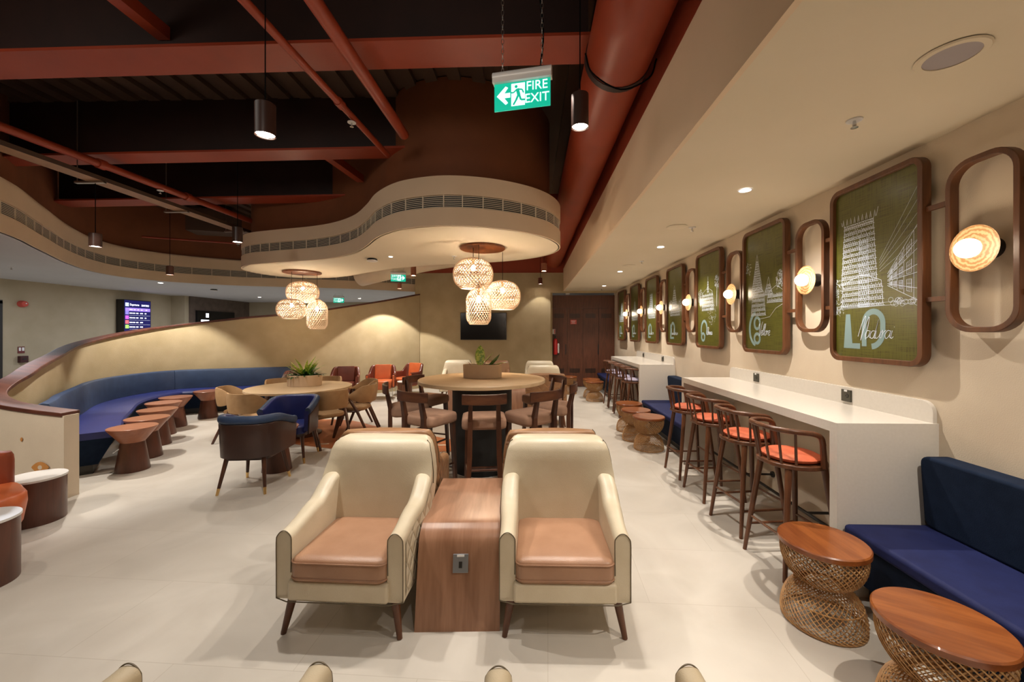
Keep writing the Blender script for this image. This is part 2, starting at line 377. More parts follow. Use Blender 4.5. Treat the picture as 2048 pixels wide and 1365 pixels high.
def grille(name, path, z0, z1, label, closed=False, nsl=7, divs=.32, side=1, i0=None, i1=None):
    t = thing(name, label, 'grille'); p = path if i0 is None else path[i0:i1]
    wallpath(MB(), offset(p, .016*side, closed), z0-.01, z1+.01, .01, closed).build('backing', 'grille', t, smooth=30)
    mb = MB()
    for k in range(nsl):
        z = z0+(k+.5)*(z1-z0)/nsl; wallpath(mb, p, z-.0032, z+.0032, .006, closed)
    mb.build('slats', 'slat', t)
    mb = MB(); acc = 0
    for i in range(1, len(p)):
        acc += (p[i]-p[i-1]).length
        if acc > divs:
            acc = 0; d = p[i]-p[i-1]; mb.box((p[i].x, p[i].y, (z0+z1)/2), (.010, .012, z1-z0), math.atan2(d.y, d.x))
    mb.build('dividers', 'slat', t)
    return t
lcf = [Vector((p.x, p.y)) for p in smooth([(x, y, 0) for x, y in LC[3:]], 16)]
grille('air_grille', lcf, GZ0, GZ1, 'long dark linear air grille along the curved cream bulkhead on the left', nsl=8, divs=.30)
# left low ceiling outside the curve
poly = [(p.x, p.y) for p in offset(lc, -.0)] + [(2.6, 11.5), (2.6, 16), (-12.2, 16), (-12.2, -3.2)]
struct(MB().prism(poly, 2.77, 2.80).build('ceiling_left', 'ceil_cool'))
struct(wallpath(MB(), [Vector((-3.3, 11.4)), Vector((-3.19, 11.4))], 0, 4.5, .2).build('wall_corner', 'olive'))

# floating island ceiling
IS = [(-4.47, 6.06), (-4.15, 5.79), (-3.68, 5.63), (-3.03, 5.45), (-2.58, 5.24), (-2.19, 4.93), (-1.87, 4.53), (-1.62, 4.17), (-1.34, 3.90), (-1.07, 3.77), (-.76, 3.72), (-.39, 3.80), (-.04, 4.0), (.20, 4.27),
      (.33, 4.62), (.31, 4.95), (.15, 5.25), (-.20, 5.52), (-.60, 5.68), (-1.15, 5.83), (-1.6, 5.95), (-2.15, 6.2), (-2.8, 6.66), (-3.38, 7.08), (-3.93, 7.24), (-4.38, 7.12), (-4.60, 6.75), (-4.62, 6.38)]
isl = [Vector((p.x, p.y))*1.17 for p in smooth([(x, y, 0) for x, y in IS], 6, True)]
IZ = 2.77
struct(MB().prism([(p.x, p.y) for p in isl], IZ, IZ+.02).build('ceiling_island', 'ceil'))
struct(wallpath(MB(), isl, IZ, IZ+.20, .03, True).build('trim_5', 'soffit', smooth=30))
struct(wallpath(MB(), isl, IZ+.34, IZ+.55, .03, True).build('trim_6', 'soffit', smooth=30))
struct(MB().prism([(p.x, p.y) for p in isl], IZ+.52, IZ+.54).build('trim_7', 'soffit'))
grille('air_grille', isl, IZ+.20, IZ+.34, 'dark linear air grille wrapped around the floating curved ceiling island', True, 7, .2)
struct(wallpath(MB(), offset(isl, .16, True), IZ+.54, 4.50, .05, True).build('wall_island_upper', 'brown_up', smooth=30))

# rail wall with rising mahogany cap
RW = [(-4.47, 3.76, .83), (-4.8, 3.75, .87), (-5.12, 3.76, .92), (-5.36, 3.84, .99), (-5.50, 4.02, 1.07), (-5.64, 4.26, 1.14), (-5.95, 4.62, 1.21), (-6.55, 5.32, 1.30), (-7.0, 5.85, 1.38), (-7.32, 6.37, 1.46), (-7.50, 7.0, 1.57),
      (-7.50, 7.55, 1.67), (-7.35, 7.95, 1.745), (-7.05, 8.22, 1.81), (-6.6, 8.43, 1.88), (-6.15, 8.62, 1.95), (-5.3, 9.05, 2.06), (-4.6, 9.76, 2.25), (-3.9, 10.52, 2.46), (-3.2, 11.31, 2.70)]
rw3 = smooth(RW, 6); rwp = [Vector((p.x, p.y)) for p in rw3]; rwz = [p.z for p in rw3]
struct(wallpath(MB(), rwp, 0, [z-.03 for z in rwz], .10).build('wall_banquette', 'olive', smooth=30))
o = wallpath(MB(), rwp, [z-.04 for z in rwz], rwz, .17).build('handrail_cap', 'rail', smooth=30, bevel=.008)
tag(o, 'dark polished wooden cap rail rising along the top of the curved wall', 'rail')
struct(MB().b2(-4.475, -4.455, 3.69, 3.82, 0, .80).build('trim_8', 'cream'))
# mural cladding on the camera-facing end of that wall
cl = offset(rwp[:26], .056)
struct(wallpath(MB(), cl, 0.0, [z-.035 for z in rwz[:26]], .012).build('wall_mural', 'cream', smooth=30))
struct(wallpath(MB(), offset(rwp[:22], .066), 0, .1, .012).build('baseboard_left', 'cream'))
for (px, z, rr, lab) in [(-4.675, .31, .085, 'ochre almond-shaped eye motif painted low on the pale end wall beside the drum table'), (-4.86, .575, .02, 'small ochre petal dot painted above the eye motif on the pale end wall')]:
    pts = []
    for k in range(24):
        a = 2*pi*k/24; u = cos(a); v = sin(a)*(1-abs(cos(a))**2.2*.55)*.62
        pts.append((px+u*rr*(1 if rr > .03 else .55), z+v*rr*(1 if rr > .03 else 1.6)))
    mb = MB(); n = len(pts); y0 = 3.682
    mb.add([(x, y0-.004, zz) for x, zz in pts]+[(x, y0, zz) for x, zz in pts], [tuple(range(n))]+[(i, (i+1) % n, n+(i+1) % n, n+i) for i in range(n)])
    o = mb.build('painted_motif', 'eyeorange'); tag(o, lab, 'wall art')
    if rr > .03:
        m2 = MB().tube([(px, y0-.006, z), (px, y0-.003, z)], rr*.24, 16); m2.build('pupil', 'cream', o)
# floor inlay
inl = smooth([(-4.3, 6.3, 0), (-3.9, 5.9, 0), (-3.5, 5.66, 0), (-2.8, 5.42, 0), (-2.0, 5.28, 0), (-1.1, 5.3, 0), (-.55, 5.5, 0), (-1.1, 5.85, 0), (-1.7, 6.2, 0), (-2.13, 6.4, 0), (-2.7, 6.75, 0), (-3.2, 7.1, 0), (-3.8, 7.2, 0), (-4.3, 6.9, 0)], 5, True)
o = MB().prism([(p.x, p.y) for p in inl], .0005, .003).build('floor_inlay', 'inlay'); tag(o, 'terracotta leaf-shaped inlay set in the floor under the low round table', 'floor inlay')
mb = MB()
for (x, y, r_) in [(-2.95, 5.62, .05), (-2.25, 6.2, .05), (-1.25, 5.6, .05)]: mb.lathe([(r_, 0), (r_, .002)], (x, y, .003), 16, sx=1.5, sy=.6)
mb.build('petal_dots', 'cream', o)

# dark wood service doors at the back right
t = thing('service_doors', 'dark wood veneer cupboard doors with slotted vents at the far end', 'door', (1.53, 11.66, 0))
def L2(o_): return o_
MB().b2(-.92, .92, 0, .04, 2.30, 2.68).build('top_panel', 'doorwood', t)
for i in range(4):
    x0 = -.92+i*.46; d = MB().b2(x0+.004, x0+.456, 0, .04, .02, 2.295).build('door_leaf', 'doorwood', t)
    for z in (2.02, .42) if i in (0, 2, 1, 3) else (2.02,):
        m2 = MB()
        for k in range(6): m2.b2(x0+.07, x0+.37, -.004, .0, z+k*.022, z+k*.022+.012)
        m2.build('vent_slots', 'black', d)
    if i in (0, 2): MB().b2(x0+.405 if i == 0 else x0+.43, x0+.43 if i == 0 else x0+.455, -.01, 0, .95, 1.25).build('pull', 'black', d)
t = thing('warning_sign', 'small red sign with white lettering on the dark service doors', 'sign', (1.255, 11.65, 1.90))
MB().b2(-.09, .09, -.006, 0, -.065, .065).build('plate', 'redsign', t)
mb = MB()
for z, w_ in ((.035, .14), (.012, .13), (-.012, .10), (-.04, .13)):
    x_ = -w_/2
    while x_ < w_/2-.012: mb.b2(x_, x_+.010, -.009, -.006, z-.006, z+.006); x_ += .015
mb.build('lettering', 'whitep', t)
t = thing('fire_extinguisher', 'red fire extinguisher at the left edge of the dark doors', 'fire extinguisher', (.72, 11.53, .95))
MB().lathe([(.03, 0), (.058, .01), (.06, .40), (.045, .45), (.02, .47)], n=20).build('cylinder', 'red', t, smooth=True)
MB().lathe([(.018, .46), (.02, .52), (.012, .55)], n=12).box((-.02, 0, .56), (.12, .02, .02), ry=.3).build('valve', 'black', t)
MB().lathe([(.022, .05), (.026, .3), (.015, .33)], (.085, -.01, 0), 12).build('horn', 'whitep', t)
MB().b2(-.08, .1, .06, .10, -.01, .25).build('bracket', 'black', t)
t = thing('extinguisher_sign', 'small white and red notice above the fire extinguisher', 'sign', (.70, 11.6, 1.62))
MB().b2(-.06, .02, 0, .05, -.07, .07).build('plate', 'whitep', t); MB().b2(-.01, .015, -.004, 0, -.06, .06).build('stripe', 'redsign', t)
tag(MB().b2(1.02, 1.13, 11.52, 11.6, 2.69, 2.76).build('exit_beacon', 'white'), 'small white box fixed above the dark service doors', 'wall box')

# TV
t = thing('television', 'black switched-off wall television behind the basket pendants', 'television', (-1.333, 11.24, 1.77))
MB().b2(-.655, .655, 0, .05, -.385, .385).build('casing', 'black', t, bevel=.005); MB().b2(-.64, .64, -.004, 0, -.37, .372).build('screen', 'tv', t)

# left room: departures display, second screen, alarm, call point, sign, door
t = thing('departures_display', 'tall flight information screen with a purple header on the far left wall', 'display', (-11.49, 11.13, 2.0)); t.scale = (1, .68, 1)
MB().b2(0, .22, -.55, .60, -.55, .52).build('casing', 'black', t)
MB().b2(.22, .224, -.53, .58, -.53, .50).build('screen', mat('lit_dark_blue_screen', (0, 0, 0), .2, emit=(.01, .01, .10), es=1.0), t)
E_w = mat('lit_white_text', (1, 1, 1), .5, emit=(.8, .85, 1), es=1.6); E_p = mat('lit_purple_band', (.3, .2, .8), .5, emit=(.26, .16, .75), es=1.2)
def yz(mb, y0, y1, z0, z1, x=.224, d=.002): return mb.b2(x, x+d, y0, y1, z0, z1)   # y axis points right as seen from the room
yz(MB(), -.50, .56, .20, .29).build('header_band', E_p, t)
yz(MB(), -.20, .56, -.50, -.44).build('footer_band', mat('lit_violet', (.3, 0, .8), .5, emit=(.2, .03, .7), es=1.2), t)
for k, c in enumerate([(.55, .65, .9), (.22, .18, .55), (.5, .1, .6), (.7, .12, .15), (.35, .7, .12)]):
    z = [.33, .10, -.03, -.16, -.29][k]; yz(MB(), -.50, -.36, z, z+.10).build('airline_tile', mat('lit_tile', c, .5, emit=c, es=1.0), t)
mb = MB()
for k in range(4):
    z = .14-k*.13
    for y0, y1 in ((-.33, -.22), (-.19, -.10), (-.05, .03), (.12, .24), (.32, .38)):
        if k > 1 and y0 > .3: continue
        yy = y0
        while yy < y1: yz(mb, yy, yy+.018, z-.015, z+.015); yy += .025
    yz(mb, -.33, .56, z-.062, z-.060)
for y0, y1 in ((-.33, -.2), (-.15, -.08), (0, .06), (.15, .22), (.36, .42)): yz(mb, y0, y1, .235, .25, .226)
mb.build('flight_rows', E_w, t)
def text(name, body, size, m, parent, loc, rot, ext=.001, align='CENTER', shear=0, sx=1.0):
    c = bpy.data.curves.new(name, 'FONT'); c.body = body; c.size = size; c.extrude = ext; c.align_x = align; c.align_y = 'CENTER'; c.shear = shear
    tmp = bpy.data.objects.new('tmp', c); COL.objects.link(tmp); dg = bpy.context.evaluated_depsgraph_get()
    me = bpy.data.meshes.new_from_object(tmp.evaluated_get(dg)); bpy.data.objects.remove(tmp)
    me.materials.clear(); me.materials.append(M[m] if isinstance(m, str) else m)
    me.transform(Matrix.Diagonal((sx, 1, 1, 1)))
    o = bpy.data.objects.new(name, me); COL.objects.link(o); o.parent = parent; o.location = loc; o.rotation_euler = rot; return o
text('title_text', 'Departures', .085, E_w, t, (.226, -.12, .38), (R(90), 0, R(90)))
text('date_text', '25/07/2023', .075, E_w, t, (.226, .34, .37), (R(90), 0, R(90)))
t = thing('wall_screen', 'wide dark advertising screen on the stone wall beyond the rail', 'display', (-11.0, 13.9, 2.0))
MB().b2(0, .06, -1.1, .55, -.5, .32).build('casing', 'tv', t)
mb = MB(); yz(mb, -.95, -.62, -.06, .02, .06)
for k in range(5): yz(mb, -.98+k*.085, -.92+k*.085, -.17, -.10, .06)
yz(mb, -.75, -.63, .10, .24, .06); mb.build('lit_caption', E_w, t)
t = thing('fire_alarm', 'round red fire alarm sounder high on the far left wall', 'alarm', (-11.5, 8.70, 2.24))
MB().tube([(0, 0, 0), (.05, 0, 0), (.10, 0, 0), (.12, 0, 0)], [.075, .075, .06, .02], 20).build('sounder', 'redsign', t, smooth=True)
MB().tube([(.115, 0, .01), (.13, 0, .01)], .012, 8).build('indicator', 'whitep', t)
t = thing('alarm_notice', 'small dark red notice with white symbols on the left wall', 'sign', (-11.5, 8.70, 1.20)); MB().b2(0, .01, -.06, .06, -.075, .075).build('plate', mat('maroon_plate', (.14, .02, .02), .5), t)
MB().b2(.01, .013, -.045, -.01, -.02, .055).b2(.01, .013, .01, .05, -.02, .055).build('symbols', 'whitep', t)
t = thing('call_point', 'dark red square fire call point below the notice', 'call point', (-11.5, 8.71, .99)); MB().b2(0, .07, -.075, .075, -.075, .075).build('housing', mat('dark_red', (.05, .01, .012), .4), t, bevel=.008); MB().b2(.07, .074, -.03, .04, -.01, .02).build('window', 'black', t)
d = struct(MB().b2(-11.52, -11.46, 7.55, 8.25, 0, 2.22).build('door_1', 'greyplate')); MB().b2(-11.5, -11.42, 8.25, 8.33, 0, 2.28).b2(-11.5, -11.42, 7.5, 8.33, 2.22, 2.30).build('door_frame', 'black', d)

# ------------------------------------------------------------------ steelwork, pipes and ducts
for (y, x0, lab, g, fw) in [(3.12, -8.0, 'deep red steel beam nearest the camera across the open ceiling', 1, .32), (4.81, -7.0, 'red steel beam crossing above the island, second from the camera', 1, .28),
                    (6.40, -7.8, 'dim red steel beam furthest back in the open ceiling', 1, .32)]:
    t = thing('steel_beam', lab, 'beam', (0, y, 3.8)); x1 = .45 if y < 4 else -1.2; s_ = .010
    f = MB().box(((x0+x1)/2, 0, .012+s_*(x0+x1)/2), (x1-x0, fw, .024), ry=-s_).build('bottom_flange', 'terra', t)
    MB().box(((x0+x1)/2, 0, .34), (x1-x0, .02, .66)).build('web', 'darkbeam', t)
for (a, b_, lab, wd) in [((-2.92, 1.95, 3.98), (-2.92, 3.1, 3.98), 'short red cross brace ahead of the nearest beam', .1), ((-2.6, 4.86, 3.86), (-2.5, 5.8, 3.86), 'short red brace between the second and furthest beams', .1), ((-.45, 6.75, 3.86), (.46, 6.75, 3.86), 'short red steel stub beside the round duct behind the island', .2)]:
    mb = MB(); d_ = Vector(b_)-Vector(a); c_ = (Vector(a)+Vector(b_))/2; mb.box(c_, (d_.length, wd, .1), math.atan2(d_.y, d_.x)); tag(mb.build('steel_brace', 'terra'), lab, 'beam')
t = thing('round_duct', 'big round duct painted brick red running beside the right fascia', 'duct', (.655, 0, 3.66))
MB().tube([(0, y, 0) for y in (-3, 2.98)], .24, 32).build('duct_section', 'terra', t, smooth=30); MB().tube([(0, y, 0) for y in (3.02, 7.0, 11.3)], .24, 32).build('duct_section', 'terra', t, smooth=30)
MB().tube([(0, 2.97, 0), (0, 3.03, 0)], .247, 32).build('joint_band', 'darkbeam', t, smooth=30)
mb = MB().tube(smooth([(-.25, 2.95, .0), (-.2, 2.93, -.16), (0, 2.9, -.30), (.2, 2.9, -.22), (.27, 2.95, -.05)], 6), .006, 6); mb.build('hanging_cable', 'cord', t)
def pipe(lab, pts, r, cpl=()):
    t = thing('ceiling_pipe', lab, 'pipe', pts[0]); p0 = Vector(pts[0]); mb = MB().tube([Vector(p)-p0 for p in pts], r, 14); mb.build('pipe_run', M['terra'], t, smooth=30)
    for c in cpl:
        q = Vector(pts[0]).lerp(Vector(pts[-1]), c)-p0; d_ = (Vector(pts[-1])-Vector(pts[0])).normalized()*.04
        MB().tube([q-d_, q+d_], r*1.3, 14).build('coupling', 'terra', t, smooth=30)
    return t
t = pipe('thin red sprinkler pipe left of the thicker pipe, running back to the island', [(-1.83, 0.88, 3.624), (-1.628, 4.488, 3.624)], .03, (.72, .35)); 
t = pipe('thick red water pipe running back into the island wall', [(-1.346, 0.88, 3.624), (-1.294, 4.048, 3.624)], .05, (.3,))
t = pipe('long dull red pipe above the cable tray on the left', [(-5.28, 1.76, 3.624), (-5.06, 7.568, 3.624)], .045, (.5, .7))
pipe('short horizontal red pipe low on the brown wall at the left back', [(-8.2, 8.2, 3.62), (-6.6, 8.9, 3.62)], .02)
t = thing('cable_tray', 'perforated metal cable tray running back on the left below the pipe', 'cable tray', (-5.37, 1.76, 3.466))
MB().b2(-.10, .10, 0, 6.4, 0, .008).build('tray_base', M['brown_lea'], t); MB().b2(-.105, -.10, 0, 6.4, 0, .05).b2(.10, .105, 0, 6.4, 0, .05).build('tray_sides', 'deck', t)
for k in range(5): MB().b2(-.25, .12, .6+k*1.2, .64+k*1.2, -.025, 0).tube([(-.23, .62+k*1.2, -.01), (-.23, .62+k*1.2, 1.0)], .005, 6).build('hanger', 'rope', t)
t = thing('fabric_duct', 'cream round air duct emerging behind the ceiling island', 'duct', (0, 0, 0))
MB().tube(smooth([(-4.3, 10.0, 3.03), (-3.3, 9.62, 3.18), (-2.3, 9.3, 3.32), (-.85, 9.05, 3.47)], 5), .26, 28).build('duct_section', 'pvc', t, smooth=30)
MB().box((-7.2, 8.9, 4.1), (.9, .5, .5), .3).build('tmpunit', 'deck').name = 'air_unit'
tag(bpy.data.objects['air_unit'], 'dark boxy air unit hung high at the back left', 'air unit')
def sprinkler(x, y, z, lab, up=None):
    t = thing('sprinkler', lab, 'sprinkler', (x, y, z)); MB().lathe([(.038, -.006), (.038, 0)], n=18).build('rosette', 'white', t)
    MB().lathe([(.007, -.04), (.010, -.03), (.007, -.006)], n=10).lathe([(.002, -.046), (.018, -.044), (.018, -.041)], n=12).build('head', 'chrome', t)
    if up: MB().tube([(0, 0, 0), (0, 0, up)], .008, 8).build('drop_pipe', 'terra', t)
    return t
sprinkler(1.783, 2.237, 2.77, 'small chrome sprinkler nearest the camera in the low right ceiling'); sprinkler(1.80, 4.48, 2.77, 'small sprinkler in the right ceiling between the first and second lit downlights')
sprinkler(1.83, 6.6, 2.77, 'small sprinkler in the right ceiling beyond the second downlight'); sprinkler(1.9, 10.7, 2.77, 'furthest small sprinkler in the right ceiling near the dark doors')
sprinkler(-1.17, 6.08, 2.77, 'tiny sprinkler under the ceiling island behind the near basket lamps'); sprinkler(-1.68, 3.7, 3.575, 'sprinkler head hanging under the thin red pipe', .05)
sprinkler(-5.14, 5.4, 3.57, 'sprinkler head under the long pipe on the left', .05); sprinkler(-6.62, 8.85, 3.60, 'sprinkler head at the end of the short horizontal pipe', .02)
sprinkler(-9.3, 6.9, 2.77, 'sprinkler in the dim left ceiling near the fascia')
def downlight(x, y, z, lab, lit=True, r=.045):
    t = thing('downlight', lab, 'ceiling light', (x, y, z)); MB().lathe([(r*1.25, -.006), (r, -.008), (r, -.002), (r*1.25, 0)], n=24, capb=False, capt=False).build('trim_ring', 'white', t, smooth=30)
    MB().lathe([(r, -.004), (r, -.001)], n=24).build('lens', 'lens' if lit else 'greyplate', t); return t
for x, y, lab in [(1.76, 3.31, 'nearest lit recessed downlight in the low right ceiling'), (1.78, 5.49, 'second lit recessed downlight in the right ceiling'), (1.72, 7.7, 'third lit downlight in the right ceiling'), (1.85, 10.06, 'furthest lit downlight in the right ceiling')]: downlight(x, y, 2.77, lab)
downlight(-2.16, 6.1, 2.77, 'small lit downlight in the island ceiling beside the smoke detector', True, .028)
for x, y, lab in [(-8.75, 9.2, 'lit downlight in the dim ceiling above the departures screen'), (-9.0, 13.0, 'lit downlight in the left room ceiling before the stone wall'), (-5.9, 13.6, 'lit downlight in the left room behind the far exit sign')]: downlight(x, y, 2.77, lab)
t = thing('ceiling_speaker', 'round flush ceiling speaker above the nearest framed print', 'speaker', (1.773, 1.722, 2.77))
MB().lathe([(.118, -.004), (.112, -.010), (.090, -.010), (.090, -.002)], n=40, capb=False, capt=False).build('rim', 'ceil', t, smooth=30); MB().lathe([(.092, -.006), (.05, -.008), (.004, -.008)], n=40, capt=True).build('mesh_cover', mat('grey_speaker_mesh', (.34, .30, .30), .6), t, smooth=True)
def access(x, y, z, r, lab):
    tag(MB().lathe([(r, -.004), (r*.95, -.007), (r*.3, -.007)], (x, y, z), n=32).build('ceiling_disc', 'ceil', smooth=30), lab, 'ceiling disc')
access(1.62, 4.45, 2.77, .11, 'flat round speaker disc in the right ceiling beyond the first downlight'); access(1.72, 7.0, 2.77, .11, 'flat round disc in the right ceiling before the third downlight')
for x, y, z, lab in [(-2.51, 6.25, 2.77, 'black and white smoke detector under the ceiling island'), (-8.6, 10.6, 2.77, 'black smoke detector in the dim left ceiling')]:
    t = thing('smoke_detector', lab, 'smoke detector', (x, y, z)); MB().lathe([(.075, -.03), (.08, -.012), (.06, 0)], n=24).build('base', 'black', t, smooth=30); MB().lathe([(.04, -.055), (.085, -.045), (.085, -.03)], n=24).build('cap', 'white', t, smooth=30)

# ------------------------------------------------------------------ exit signs
G = mat('lit_green_sign', (.0, .35, .22), .35, emit=(.0, .42, .27), es=.75)
GW = mat('lit_sign_white', (.9, 1, .98), .4, emit=(.62, .80, .86), es=1.0)
def exit_sign(loc, rz, lab, zt, mirror=False, sc=1.0):
    t = thing('exit_sign', lab, 'exit sign', loc, rz)
    MB().tube([(-.178*sc, 0, .115*sc), (.178*sc, 0, .115*sc)], .03*sc, 16, sq=None).box((0, 0, .10*sc), (.356*sc, .05*sc, .05*sc)).build('housing', 'white', t, smooth=30)
    MB().b2(-.17*sc, .17*sc, -.004, .004, -.088*sc, .085*sc).build('panel', G, t)
    m = -1 if mirror else 1; y = -.0055
    a = MB()
    arrow = [(-.155, 0), (-.10, .055), (-.085, .045), (-.108, .014), (-.072, .014), (-.072, -.014), (-.108, -.014), (-.085, -.045), (-.10, -.055)]
    def flat(mb, pts, yy=y, d=.0015):
        n = len(pts); mb.add([(px*m*sc, yy, pz*sc) for px, pz in pts]+[(px*m*sc, yy+d, pz*sc) for px, pz in pts], [tuple(range(n)), tuple(range(n, 2*n))[::-1]]+[(i, (i+1) % n, n+(i+1) % n, n+i) for i in range(n)])
    flat(a, arrow); a.build('arrow', GW, t)
    a = MB(); flat(a, [(-.065, -.068), (.018, -.068), (.018, .065), (-.065, .065)]); a.build('doorway_symbol', GW, t)
    a = MB()   # running figure
    y2 = -.0075
    def limb(p, q, w_):
        d_ = Vector((q[0]-p[0], q[1]-p[1])); nn = Vector((-d_.y, d_.x)).normalized()*w_; flat(a, [(p[0]+nn.x, p[1]+nn.y), (p[0]-nn.x, p[1]-nn.y), (q[0]-nn.x, q[1]-nn.y), (q[0]+nn.x, q[1]+nn.y)], y2)
    flat(a, [(-.035+.009*cos(2*pi*k/12), .045+.009*sin(2*pi*k/12)) for k in range(12)], y2)
    limb((-.028, .032), (-.018, -.008), .010); limb((-.03, .028), (-.052, .010), .004); limb((-.052, .010), (-.066, .012), .004); limb((-.022, .028), (.002, .024), .004); limb((.002, .024), (.010, .004), .004)
    limb((-.022, -.006), (-.035, -.035), .006); limb((-.035, -.035), (-.052, -.062), .005); limb((-.016, -.006), (-.006, -.036), .006); limb((-.006, -.036), (.020, -.038), .005)
    a.build('running_figure', G, t)
    o1 = text('fire_text', 'FIRE', .076*sc, GW, t, (.090*m*sc, y, .038*sc), (R(90), 0, 0), sx=.95); o2 = text('exit_text', 'EXIT', .076*sc, GW, t, (.090*m*sc, y, -.035*sc), (R(90), 0, 0), sx=.95)
    if mirror: o1.scale.x = o2.scale.x = -1
    for sx in (-.12, .12):
        mb = MB(); z = .14*sc; k = 0
        while z < zt-loc[2]-.01 and k < 60:
            h = .014; ring = [(sx*sc+(h*.55*cos(q) if k % 2 == 0 else 0), (h*.55*cos(q) if k % 2 else 0), z+h*1.35*sin(q)+h) for q in [2*pi*j/8 for j in range(8)]]
            mb.tube(ring, .0016, 4, closed=True); z += h*2.1; k += 1
        if k >= 60 or mirror: mb.tube([(sx*sc, 0, z if k >= 60 else .13*sc), (sx*sc, 0, zt-loc[2])], .003, 5)
        mb.build('chain', 'rope', t)
    return t
exit_sign((-.05, 2.37, 3.02), R(-11), 'green FIRE EXIT sign hanging on chains near the front of the ceiling', 4.4)
exit_sign((-3.08, 9.2, 2.87), R(14), 'green exit sign seen reversed, hung before the cream round duct', 3.4, True, .98)
exit_sign((-5.85, 12.0, 2.58), R(10), 'furthest green exit sign seen reversed in the left room', 2.77, True, .9)
tag(MB().tube(smooth([(.06, 2.36, 3.18), (.075, 2.36, 3.4), (.03, 2.36, 3.8), (-.02, 2.36, 4.4)], 6), .005, 6).build('power_cable', 'cord'), 'black power cable rising from the near exit sign', 'cable')

# ------------------------------------------------------------------ cylinder pendants
def cyl_lamp(x, y, z, lab, m='oxblood', pw=40, top=4.5, on=True, d=.12, h=.20, size=92, bl=.3):
    t = thing('cylinder_pendant', lab, 'pendant lamp', (x, y, z), 0, 'cylinder pendants')
    MB().lathe([(d/2*.92, .004), (d/2, 0), (d/2, h), (d/2-.006, h+.004), (.004, h+.006)], n=32, capb=False).build('housing', m, t, smooth=30)
    MB().lathe([(d/2*.9, .012), (.004, .012)], n=32).build('lens', 'lens', t); MB().tube([(0, 0, h), (0, 0, top-z)], .004, 6).build('cord', 'cord', t)
    if pw: spot('pendant_light', (x, y, z-.005), (x, y, 0), pw*LIGHT, size, bl, NEUT, .03)
    return t
cyl_lamp(-1.70, 2.51, 2.86, 'dark cylinder pendant lamp nearest the camera, below the two red pipes', 'espresso', 90)
cyl_lamp(.348, 2.81, 3.04, 'dark cylinder pendant lamp hanging right of the near exit sign', 'espresso', 90, h=.23)
cyl_lamp(-5.37, 4.78, 2.655, 'leftmost cylinder pendant lamp over the curved banquette', 'espresso', 170, 3.44, h=.16)
cyl_lamp(-6.81, 7.35, 2.686, 'small cylinder pendant lamp before the curved bulkhead, second from the left', 'cone_dn', 190, 4.1, h=.16)
cyl_lamp(-3.98, 5.31, 2.822, 'cylinder pendant lamp half hidden by the left end of the island', 'espresso', 60, 4.1, h=.2)
cyl_lamp(-2.57, 8.68, 2.842, 'terracotta cylinder pendant lamp in front of the cream duct', 'cone_up', 50, 3.4, h=.2)
cyl_lamp(.294, 8.68, 2.929, 'terracotta cylinder pendant lamp right of the island', 'cone_up', 50, 4.5, h=.17)
cyl_lamp(-3.30, 9.95, 2.70, 'small terracotta cylinder pendant lamp below the reversed exit sign', 'cone_up', 210, 3.6, h=.13, d=.10, size=104, bl=.12)
cyl_lamp(.27, 11.0, 2.93, 'small dark cylinder pendant lamp against the far wall', 'oxblood', 20, 4.5, h=.17)

# ------------------------------------------------------------------ basket pendants
def weave(mb, prof, n, turns, r, seg=22, hoops=()):
    """two families of spirals following a profile [(radius, z)]"""
    P = smooth([(a, b, 0) for a, b in prof], 6); L = len(P)-1
    for d_ in (1, -1):
        for k in range(n):
            pts = []
            for s_ in range(seg+1):
                t = s_/seg; q = P[min(L, int(round(t*L)))]; i = t*L; i0 = int(i); f = i-i0
                q = P[i0].lerp(P[min(L, i0+1)], f); a = 2*pi*k/n+d_*turns*2*pi*t; rr = q.x+(r*.6 if d_ > 0 else -r*.6)
                pts.append((rr*cos(a), rr*sin(a), q.y))
            mb.tube(pts, r, 3, cap=False)
    for t in hoops:
        i = t*L; i0 = int(i); q = P[i0].lerp(P[min(L, i0+1)], i-i0); mb.tube([(q.x*cos(2*pi*j/32), q.x*sin(2*pi*j/32), q.y) for j in range(32)], r*1.3, 4, closed=True)
    return mb
shade_cache = {}
def basket(name, loc, w_, h_, kind, lab, ztop, pw):
    t = thing(name, lab, 'pendant lamp', loc, 0, 'woven basket pendants')
    a = w_/2
    if kind == 'globe': prof = [(a*.62, -h_/2), (a*.9, -h_*.32), (a, -h_*.05), (a*.93, h_*.2), (a*.68, h_*.4), (a*.25, h_/2)]; nn, tu = 34, .30
    else: prof = [(a*.72, -h_/2), (a*.98, -h_*.36), (a, -h_*.1), (a, h_*.2), (a*.72, h_*.38), (a*.22, h_/2)]; nn, tu = 26, .42
    weave(MB(), prof, nn, tu, .0046*w_/.45+.0005, 18, (0, .06, .12, .35, .6, .85, 1)).build('woven_shade', 'shade', t)
    MB().lathe([(a*.28, h_/2-.012), (a*.2, h_/2+.006), (.012, h_/2+.012)], n=24).build('cap', 'topwood', t, smooth=30)
    MB().tube([(0, 0, h_/2), (0, 0, ztop-loc[2])], .0035, 6).build('cord', 'cord', t)
    MB().lathe([(.016, h_*.30), (.018, h_*.42), (.014, h_/2)], n=12).build('lamp_holder', 'brass', t)
    z0 = h_*.18; MB().lathe([(.004, z0-.045), (.022, z0-.035), (.032, z0-.01), (.028, z0+.015), (.016, z0+.04)], n=16).build('bulb', 'bulb', t, smooth=True)
    point('basket_bulb_light', (loc[0], loc[1], loc[2]+h_*.18-.01), pw*LIGHT, (1, .78, .56), .045)
Zp = lambda y, t: 1.6+(665-y)/796*t
def xz(px, py, t):
    u = (px-1041)/796; th = math.atan(20/796); return (u*cos(th)-sin(th))*t/(u*sin(th)+cos(th))
